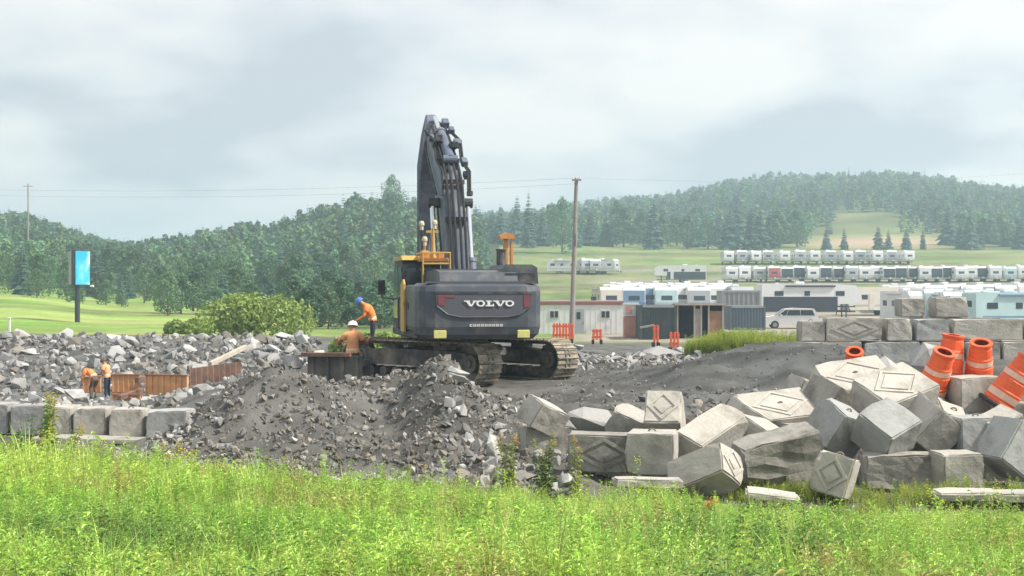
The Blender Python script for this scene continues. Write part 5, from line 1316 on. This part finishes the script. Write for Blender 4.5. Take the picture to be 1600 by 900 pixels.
b = MB(); b.box((0, 1.5, -.05), (L_-.3, 2.7, .25)); b.build('skirting', MAT['shed_dark'], e)
b = MB(); b.box((X(930, Y)-(x0+x1)/2, 2.2, h+.2), (.4, .4, .3)); b.build('roof_vent', MAT['shed_dark'], r_)

e = empty('booth', (*at_ground(987, 104)[:2], Z(527, 104))); tag(e, 'narrow salmon booth with white top beside the office trailer', 'booth')
b = MB(); b.box((0, .6, .75), (1.1, 1.1, 1.5), ch=.03); b.build('cabin', MAT['salmon'], e); b = MB(); b.box((0, .6, 1.95), (1.12, 1.12, .86), ch=.04); t_ = b.build('upper_cabin', MAT['rvwhite'], e)
b = MB(); b.prism([(-.6, 2.38), (.6, 2.38), (.5, 2.52), (-.5, 2.52)], 1.2, 'y', (0, .6, 0)); b.build('roof', MAT['rvwhite'], e); b = MB(); b.box((-.2, .03, 2.0), (.45, .03, .6)); b.build('panel', MAT['salmon'], t_)
b = MB(); b.box((.1, .03, .75), (.75, .03, 1.35)); b.build('door', MAT['salmon'], e); b = MB(); b.box((.4, .0, .8), (.05, .05, .15)); b.build('handle', MAT['ex_dark'], e)

def boxshed(px0, px1, py0, py1, Y, dep, m, label, nm='storage_container', ribs=14, doors=True):
    xa, xb = X(px0, Y), X(px1, Y); zb, zt = Z(py1, Y), Z(py0, Y); W_ = xb-xa; h = zt-zb
    e = empty(nm, ((xa+xb)/2, Y, zb)); tag(e, label, 'container' if nm == 'storage_container' else 'shed')
    b = MB(); b.box((0, dep/2, h/2), (W_, dep, h), ch=.03); b.build('shell', MAT[m], e)
    for k in range(ribs):
        b = MB(); b.box((-W_/2+W_*(k+.5)/ribs, -.02, h/2), (W_/ribs*.45, .05, h-.3)); b.build('rib', MAT[m], e)
    for sx in (-1, 1): b = MB(); b.box((sx*(W_/2-.06), -.03, h/2), (.13, .1, h)); b.build('corner_post', MAT[m], e)
    b = MB(); b.box((0, -.03, h-.08), (W_-.28, .09, .15)); b.build('top_rail', MAT['grey_box'], e); b = MB(); b.box((0, -.03, .08), (W_-.28, .09, .15)); b.build('bottom_rail', MAT[m], e)
    return e
boxshed(1001, 1056, 477, 533, 100, 4.0, 'shed_dark', 'dark green-grey container right of the salmon booth')
# open timber-framed shed
Y = 100.5; xa, xb = X(1057, Y), X(1131, Y); zb, zt = Z(533, Y), Z(477, Y); W_ = xb-xa; h = zt-zb
e = empty('open_shed', ((xa+xb)/2, Y, zb)); tag(e, 'open fronted timber framed shed with brown panel beside the dark container', 'shed')
b = MB(); b.box((0, 2.5, h/2), (W_, .1, h)); b.box((-W_/2+.05, 1.3, h/2), (.1, 2.4, h)); b.box((W_/2-.05, 1.3, h/2), (.1, 2.4, h)); b.build('wall', MAT['shed_dark'], e)
b = MB(); b.prism([(-.2, h), (2.8, h-.12), (2.8, h), (-.2, h+.14)], W_+.3, 'x'); b.build('roof', MAT['shed_frame'], e)
for t in (.02, .38, .52, .68, .98): b = MB(); b.box((-W_/2+W_*t, 0, h/2), (.12, .12, h)); b.build('post', MAT['shed_frame'], e)
b = MB(); b.box((W_*.33, .08, h*.42), (W_*.28, .06, h*.84)); b.build('brown_panel', MAT['shed_wood'], e)
b = MB(); b.box((-W_*.06, .08, h*.45), (W_*.12, .05, h*.9)); b.build('board_panel', MAT['shed_frame'], e)
boxshed(1140, 1196, 478, 516, 103, 4.0, 'bluegrey', 'dark blue-grey container left of the parked white car', ribs=12)
boxshed(1128, 1188, 454, 482, 112, 3.0, 'grey_box', 'light grey box trailer seen above the blue-grey container', ribs=8)

# ------------------------------------------------------------------ campers
RVC = {}
def wheel(e, x, y, z=.36, r=.36):
    b = MB(); b.cyl((x-.11, y, z), (x+.11, y, z), r, n=16); w = b.build('wheel', MAT['tyre'], e)
    b = MB(); b.cyl((x-.12, y, z), (x+.12, y, z), r*.55, n=12); b.build('rim', MAT['grey_box'], w)
def make_rv(kind, body, cap, seed):
    """length along y, nose towards -y"""
    rng = random.Random(seed); e = empty('camper_trailer'); W_ = 2.45
    if kind == 'fifth':
        L_, h = 10.8, 3.55; prof = [(-L_/2, 1.75), (-L_/2+.25, 1.5), (-L_/2+2.6, 1.4), (-L_/2+2.8, .62), (L_/2, .62), (L_/2, h-.1), (L_/2-.1, h), (-L_/2+3.0, h), (-L_/2+.7, h-.15), (-L_/2+.1, h-.9)]
    elif kind == 'motor':
        L_, h = 8.5, 3.15; prof = [(-L_/2, .5), (L_/2, .5), (L_/2, h-.1), (L_/2-.1, h), (-L_/2+1.0, h), (-L_/2+.4, h-.3), (-L_/2+.05, 1.4)]
    else:
        L_, h = rng.choice((6.6, 7.4, 8.0)), rng.choice((3.05, 3.15, 3.3)); prof = [(-L_/2+.25, .6), (L_/2, .6), (L_/2, h-.1), (L_/2-.1, h), (-L_/2+.55, h), (-L_/2+.2, h-.35), (-L_/2, 1.5), (-L_/2+.05, .95)]
    b = MB(); b.prism(prof, W_, 'x'); bd = b.build('body', MAT[body], e)
    y0 = -L_/2
    # nose cap
    if kind == 'trailer':
        b = MB(); b.prism([(y0+.2, .95), (y0+.02, .95), (y0-.03, 1.5), (y0+.16, h-.36), (y0+.3, h-.36)], W_-.16, 'x'); b.build('nose_cap', MAT[cap], e)
        b = MB(); b.box((0, y0-.02+.1, 1.95), (1.2, .12, .5), (R(-7), 0, 0)); b.build('front_window', MAT['glass'], e)
        b = MB(); b.box((0, y0-.5, .55), (.12, 1.2, .12)); b.box((.3, y0-.15, .55), (.08, .9, .1), (0, 0, R(28))); b.box((-.3, y0-.15, .55), (.08, .9, .1), (0, 0, R(-28))); b.cyl((0, y0-.9, 0), (0, y0-.9, .7), .05, n=8); b.build('drawbar', MAT['rvdark'], e)
        b = MB(); b.cyl((0, y0-.35, .62), (0, y0-.35, 1.05), .16, n=10); b.build('gas_bottle', MAT['rvwhite'], e)
    elif kind == 'motor':
        b = MB(); b.prism([(y0+.03, 1.45), (y0-.02, 1.45), (y0+.34, h-.36), (y0+.42, h-.36)], W_-.25, 'x'); b.build('windscreen', MAT['glass'], e)
        b = MB(); b.box((0, y0-.06, .62), (W_-.1, .14, .3), ch=.03); b.build('bumper', MAT[cap], e)
        for s in (-.9, .9): b = MB(); b.box((s, y0-.02, 1.0), (.35, .08, .2), ch=.02); b.build('headlight', MAT['white'], e)
    else:
        for s in (-1, 1): b = MB(); b.box((s*(W_/2+.008), 1.25, 1.42), (.03, L_*.74, 1.55)); b.build('side_panel', MAT[cap], e)
        for s in (-.8, .8): b = MB(); b.box((s, y0+1.6, .7), (.1, .1, 1.4)); b.build('landing_leg', MAT['rvdark'], e)
    for s in (-1, 1):
        for k, yy in enumerate((-L_*.28, .05*L_, L_*.33)):
            b = MB(); b.box((s*(W_/2+.012), yy, 2.05 if kind != 'fifth' else 2.55), (.04, .95 if k != 1 else .6, .5), ch=.01); b.build('window', MAT['glass'], e)
        b = MB(); b.box((s*(W_/2+.01), 0, 1.15), (.025, L_*.86, .13)); b.build('stripe', MAT[cap], e)
    b = MB(); b.box((W_/2+.015, -.16*L_, 1.55), (.04, .66, 1.8), ch=.01); b.build('door', MAT[body], e)
    b = MB(); b.box((-W_/2-.1, .02*L_, h-.22), (.2, L_*.5, .16), ch=.03); b.build('awning', MAT[cap], e)
    b = MB(); b.box((0, .1*L_, h+.13), (.75, .95, .26), ch=.06); b.build('roof_unit', MAT['rvwhite'], e)
    b = MB(); b.box((.3, .32*L_, h+.06), (.4, .4, .14), ch=.03); b.build('roof_vent', MAT['rvwhite'], e)
    for s in (-1, 1):
        for yy in ((.35, 1.2) if kind != 'motor' else (-L_*.32, L_*.25)): wheel(e, s*(W_/2-.14), yy)
    b = MB(); b.box((0, .2, .62), (W_-.5, L_-.9, .14)); b.build('chassis', MAT['rvdark'], e)
    b = MB(); b.box((0, L_/2+.01, 2.2), (1.0, .04, .5)); b.build('rear_window', MAT['glass'], e)
    return e
def rv(px, Y, rz, label, kind='trailer', body='rvwhite', cap='rvdark', group='campers parked on the lot', v=0, name=None, cat='camper'):
    key = (kind, body, cap, v)
    if key in RVC: e = copy_tree(RVC[key])
    else: e = make_rv(kind, body, cap, v); RVC[key] = e
    e.location = at_ground(px, Y); e.rotation_euler = (0, 0, R(rz)); tag(e, label, cat, group); e.name = name or 'camper_trailer'
    return e
ORD_ = ['first', 'second', 'third', 'fourth', 'fifth', 'sixth', 'seventh', 'eighth', 'ninth', 'tenth', 'eleventh', 'twelfth', 'thirteenth', 'fourteenth', 'fifteenth', 'sixteenth', 'seventeenth', 'eighteenth', 'nineteenth', 'twentieth', 'twenty-first', 'twenty-second', 'twenty-third', 'twenty-fourth', 'twenty-fifth']
NAMEC = {'rvwhite': 'white', 'rvdark': 'dark', 'rvgrey': 'grey', 'rvred': 'red', 'rvcream': 'cream', 'rvblue': 'blue', 'rvteal': 'pale teal'}
# upper row, noses to the road
GU = 'campers in the upper row'
e = rv(1062, 296, -90, 'camper standing side-on at the left end of the upper row', 'fifth', 'rvwhite', 'rvdark', GU)
caps = ['rvwhite', 'rvwhite', 'rvgrey', 'rvred', 'rvdark', 'rvdark', 'rvwhite', 'rvdark', 'rvdark', 'rvgrey', 'rvwhite', 'rvwhite', 'rvdark', 'rvdark', 'rvdark', 'rvwhite', 'rvdark', 'rvdark', 'rvwhite', 'rvwhite', 'rvdark', 'rvwhite', 'rvteal', 'rvwhite']
pxs = [1140, 1160, 1182, 1206, 1226, 1244, 1264, 1285, 1305, 1325, 1345, 1364, 1383, 1402, 1421, 1440, 1456, 1474, 1493, 1510, 1527, 1548, 1570, 1592]
for k, (px, c) in enumerate(zip(pxs, caps)):
    rv(px, 296+(k % 3), random.uniform(-3, 3), 'white camper with %s nose, %s from the left in the upper row' % (NAMEC[c], ORD[k]), 'trailer', 'rvwhite', c, GU, k % 2)
# far row behind it
GF = 'far campers behind the upper row'
for k, px in enumerate((1136, 1156, 1176, 1198, 1222, 1246, 1270, 1294, 1318, 1342, 1366, 1390, 1414)):
    rv(px, 352, random.uniform(-6, 6), 'small far white camper, %s from the left behind the upper row' % ORD[k], 'trailer', 'rvwhite', ('rvwhite', 'rvgrey')[k % 2], GF, k % 2)
GL = 'white campers on the slope by the utility pole'
for k, (px, rz) in enumerate(((880, 90), (912, 12), (926, 8), (944, 60))):
    rv(px, 322, rz, 'white camper on the grass slope, %s from the left beside the utility pole' % ORD[k], 'trailer', 'rvwhite', 'rvgrey', GL, k % 2)
# lower row behind the sheds
GM = 'campers in the lower row'
pl = [(948, 'rvcream', 'rvcream'), (968, 'rvwhite', 'rvgrey'), (990, 'rvwhite', 'rvblue'), (1012, 'rvwhite', 'rvblue'), (1036, 'rvwhite', 'rvteal'), (1060, 'rvwhite', 'rvwhite'), (1086, 'rvwhite', 'rvgrey'), (1112, 'rvwhite', 'rvwhite'), (1150, 'rvgrey', 'rvgrey')]
for k, (px, bo_, c) in enumerate(pl):
    Yk = 158+2*(k % 2); rv(px, Yk, random.uniform(-5, 5), '%s camper with %s nose, %s from the left behind the sheds' % (NAMEC[bo_], NAMEC[c], ORD[k]), 'trailer', bo_, c, GM, k % 2)
for k, px in enumerate((958, 980, 1001, 1024, 1048, 1074, 1100, 1126)):
    rv(px, 172, random.uniform(-8, 8), 'white camper roof, %s from the left in the rank behind the sheds' % ORD[k], 'trailer', ('rvwhite', 'rvcream')[k % 3 == 0], ('rvgrey', 'rvwhite')[k % 2], 'rear rank of campers behind the sheds', k % 2)
e = rv(1264, 152, 90+4, 'long fifth-wheel camper with dark lower side beside the white car', 'fifth', 'rvwhite', 'rvdark', GM, 7)
e = rv(1372, 158, -80, 'grey-white camper with three side windows right of the fifth-wheel', 'trailer', 'rvcream', 'rvgrey', GM, 5)
for k, (px, bo_, c) in enumerate(((1418, 'rvwhite', 'rvwhite'), (1452, 'rvwhite', 'rvteal'), (1484, 'rvwhite', 'rvwhite'), (1516, 'rvwhite', 'rvteal'), (1548, 'rvwhite', 'rvgrey'))):
    rv(px, 130-2*k+1.5*(k % 2), random.uniform(-6, 6), '%s camper with %s nose, %s right of the three-window camper' % (NAMEC[bo_], NAMEC[c], ORD[k]), 'trailer', bo_, c, GM, k % 2)
for k, px in enumerate((1398, 1424, 1450, 1478, 1506, 1532, 1560, 1590)):
    rv(px, 168, random.uniform(-8, 8), 'white camper, %s from the left in the rank behind the stacked wall' % ORD[k], 'trailer', 'rvwhite', ('rvgrey', 'rvwhite', 'rvblue')[k % 3], 'rear rank of campers behind the stacked wall', k % 2)
rv(1588, 118, 100, 'pale blue motorhome cut by the right edge of the picture', 'motor', 'rvteal', 'rvblue', GM, 3, 'motorhome', 'motorhome')

# white car
def car(px, Y, rz, label):
    x, y, z = at_ground(px, Y); e = empty('parked_car', (x, y, z), R(rz)); tag(e, label, 'car')
    prof = [(-2.3, .35), (2.25, .35), (2.35, .75), (2.2, 1.0), (1.3, 1.12), (.55, 1.68), (-.2, 1.76), (-1.9, 1.7), (-2.25, 1.15), (-2.35, .8)]
    b = MB(); b.prism([(a, c) for a, c in prof], 1.8, 'y'); o = b.build('body', MAT['rvwhite'], e)
    for s in (-1, 1):
        for (a0, a1, t0, t1) in ((.45, 1.15, .3, .5), (-.75, .4, -.7, .25), (-1.95, -.8, -1.75, -.75)):
            q = MB(); q.prism([(a0, 1.14), (a1, 1.14), (t1, 1.6), (t0, 1.6)], .03, 'y', (0, s*.91, 0)); q.build('side_window', MAT['glass'], e)
        for xx in (-1.45, 1.4):
            q = MB(); q.cyl((xx, s*.75, .34), (xx, s*.93, .34), .34, n=18); w = q.build('wheel', MAT['tyre'], e); q = MB(); q.cyl((xx, s*.8, .34), (xx, s*.94, .34), .2, n=12); q.build('rim', MAT['grey_box'], w)
        q = MB(); q.box((2.28, s*.65, .78), (.12, .35, .16), ch=.02); q.build('headlight', MAT['grey_box'], e); q = MB(); q.box((-2.3, s*.75, .95), (.1, .2, .3), ch=.02); q.build('tail_light', MAT['reflect_red'], e)
    q = MB(); q.add([(1.28, -.75, 1.15), (1.28, .75, 1.15), (.6, .68, 1.67), (.6, -.68, 1.67)], [(0, 1, 2, 3)]); q.add([(1.33, -.76, 1.14), (1.33, .76, 1.14), (.64, .69, 1.69), (.64, -.69, 1.69)], [(0, 1, 2, 3)]); q.build('windscreen', MAT['glass'], e)
    q = MB(); q.box((.9, .98, 1.15), (.16, .12, .14), ch=.02); q.box((.9, -.98, 1.15), (.16, .12, .14), ch=.02); q.build('wing_mirror', MAT['rvwhite'], e)
car(1235, 122, 175, 'white car parked between the tall grass and the stacked wall')

# ------------------------------------------------------------------ orange barricades
MAT['barr'] = mat('barricade_orange', (.75, .14, .06), .55, .12, 4)
def barricade(px0, px1, py0, py1, Y, n, label):
    xa, xb = X(px0, Y), X(px1, Y); h = (py1-py0)*Y/F; zb = Z(py1, Y); e = empty('plastic_barricade', ((xa+xb)/2, Y, zb)); tag(e, label, 'barricade', 'orange plastic barricades'); W_ = xb-xa
    for k in range(n):
        b = MB(); b.box((-W_/2+W_*(k+.5)/n, 0, h/2), (W_/n*.7, .06, h), (0, R(random.uniform(-4, 4)), 0), .01); b.build('slat', MAT['barr'], e)
    b = MB(); b.box((0, .05, h*.8), (W_, .04, .08)); b.box((0, .05, h*.25), (W_, .04, .08)); b.build('rail', MAT['barr'], e)
    for s in (-1, 1): b = MB(); b.box((s*W_*.4, .1, -.1), (.1, .6, .2)); b.build('foot', MAT['rubber'], e)
barricade(863, 897, 505, 530, 62, 7, 'orange slatted barricade just right of the counterweight')
barricade(925, 941, 514, 531, 66, 3, 'small orange barricade before the office trailer door')
barricade(1020, 1030, 508, 535, 64, 2, 'narrow orange barricade post before the dark container')
barricade(1046, 1062, 519, 543, 58, 3, 'orange barricade before the open shed')
beam(P(1000, 512, 66), P(1022, 508, 66), .04, 'thin grey rail joining the narrow orange post before the container', 'shed_frame', 'fence_rail', 'rail')
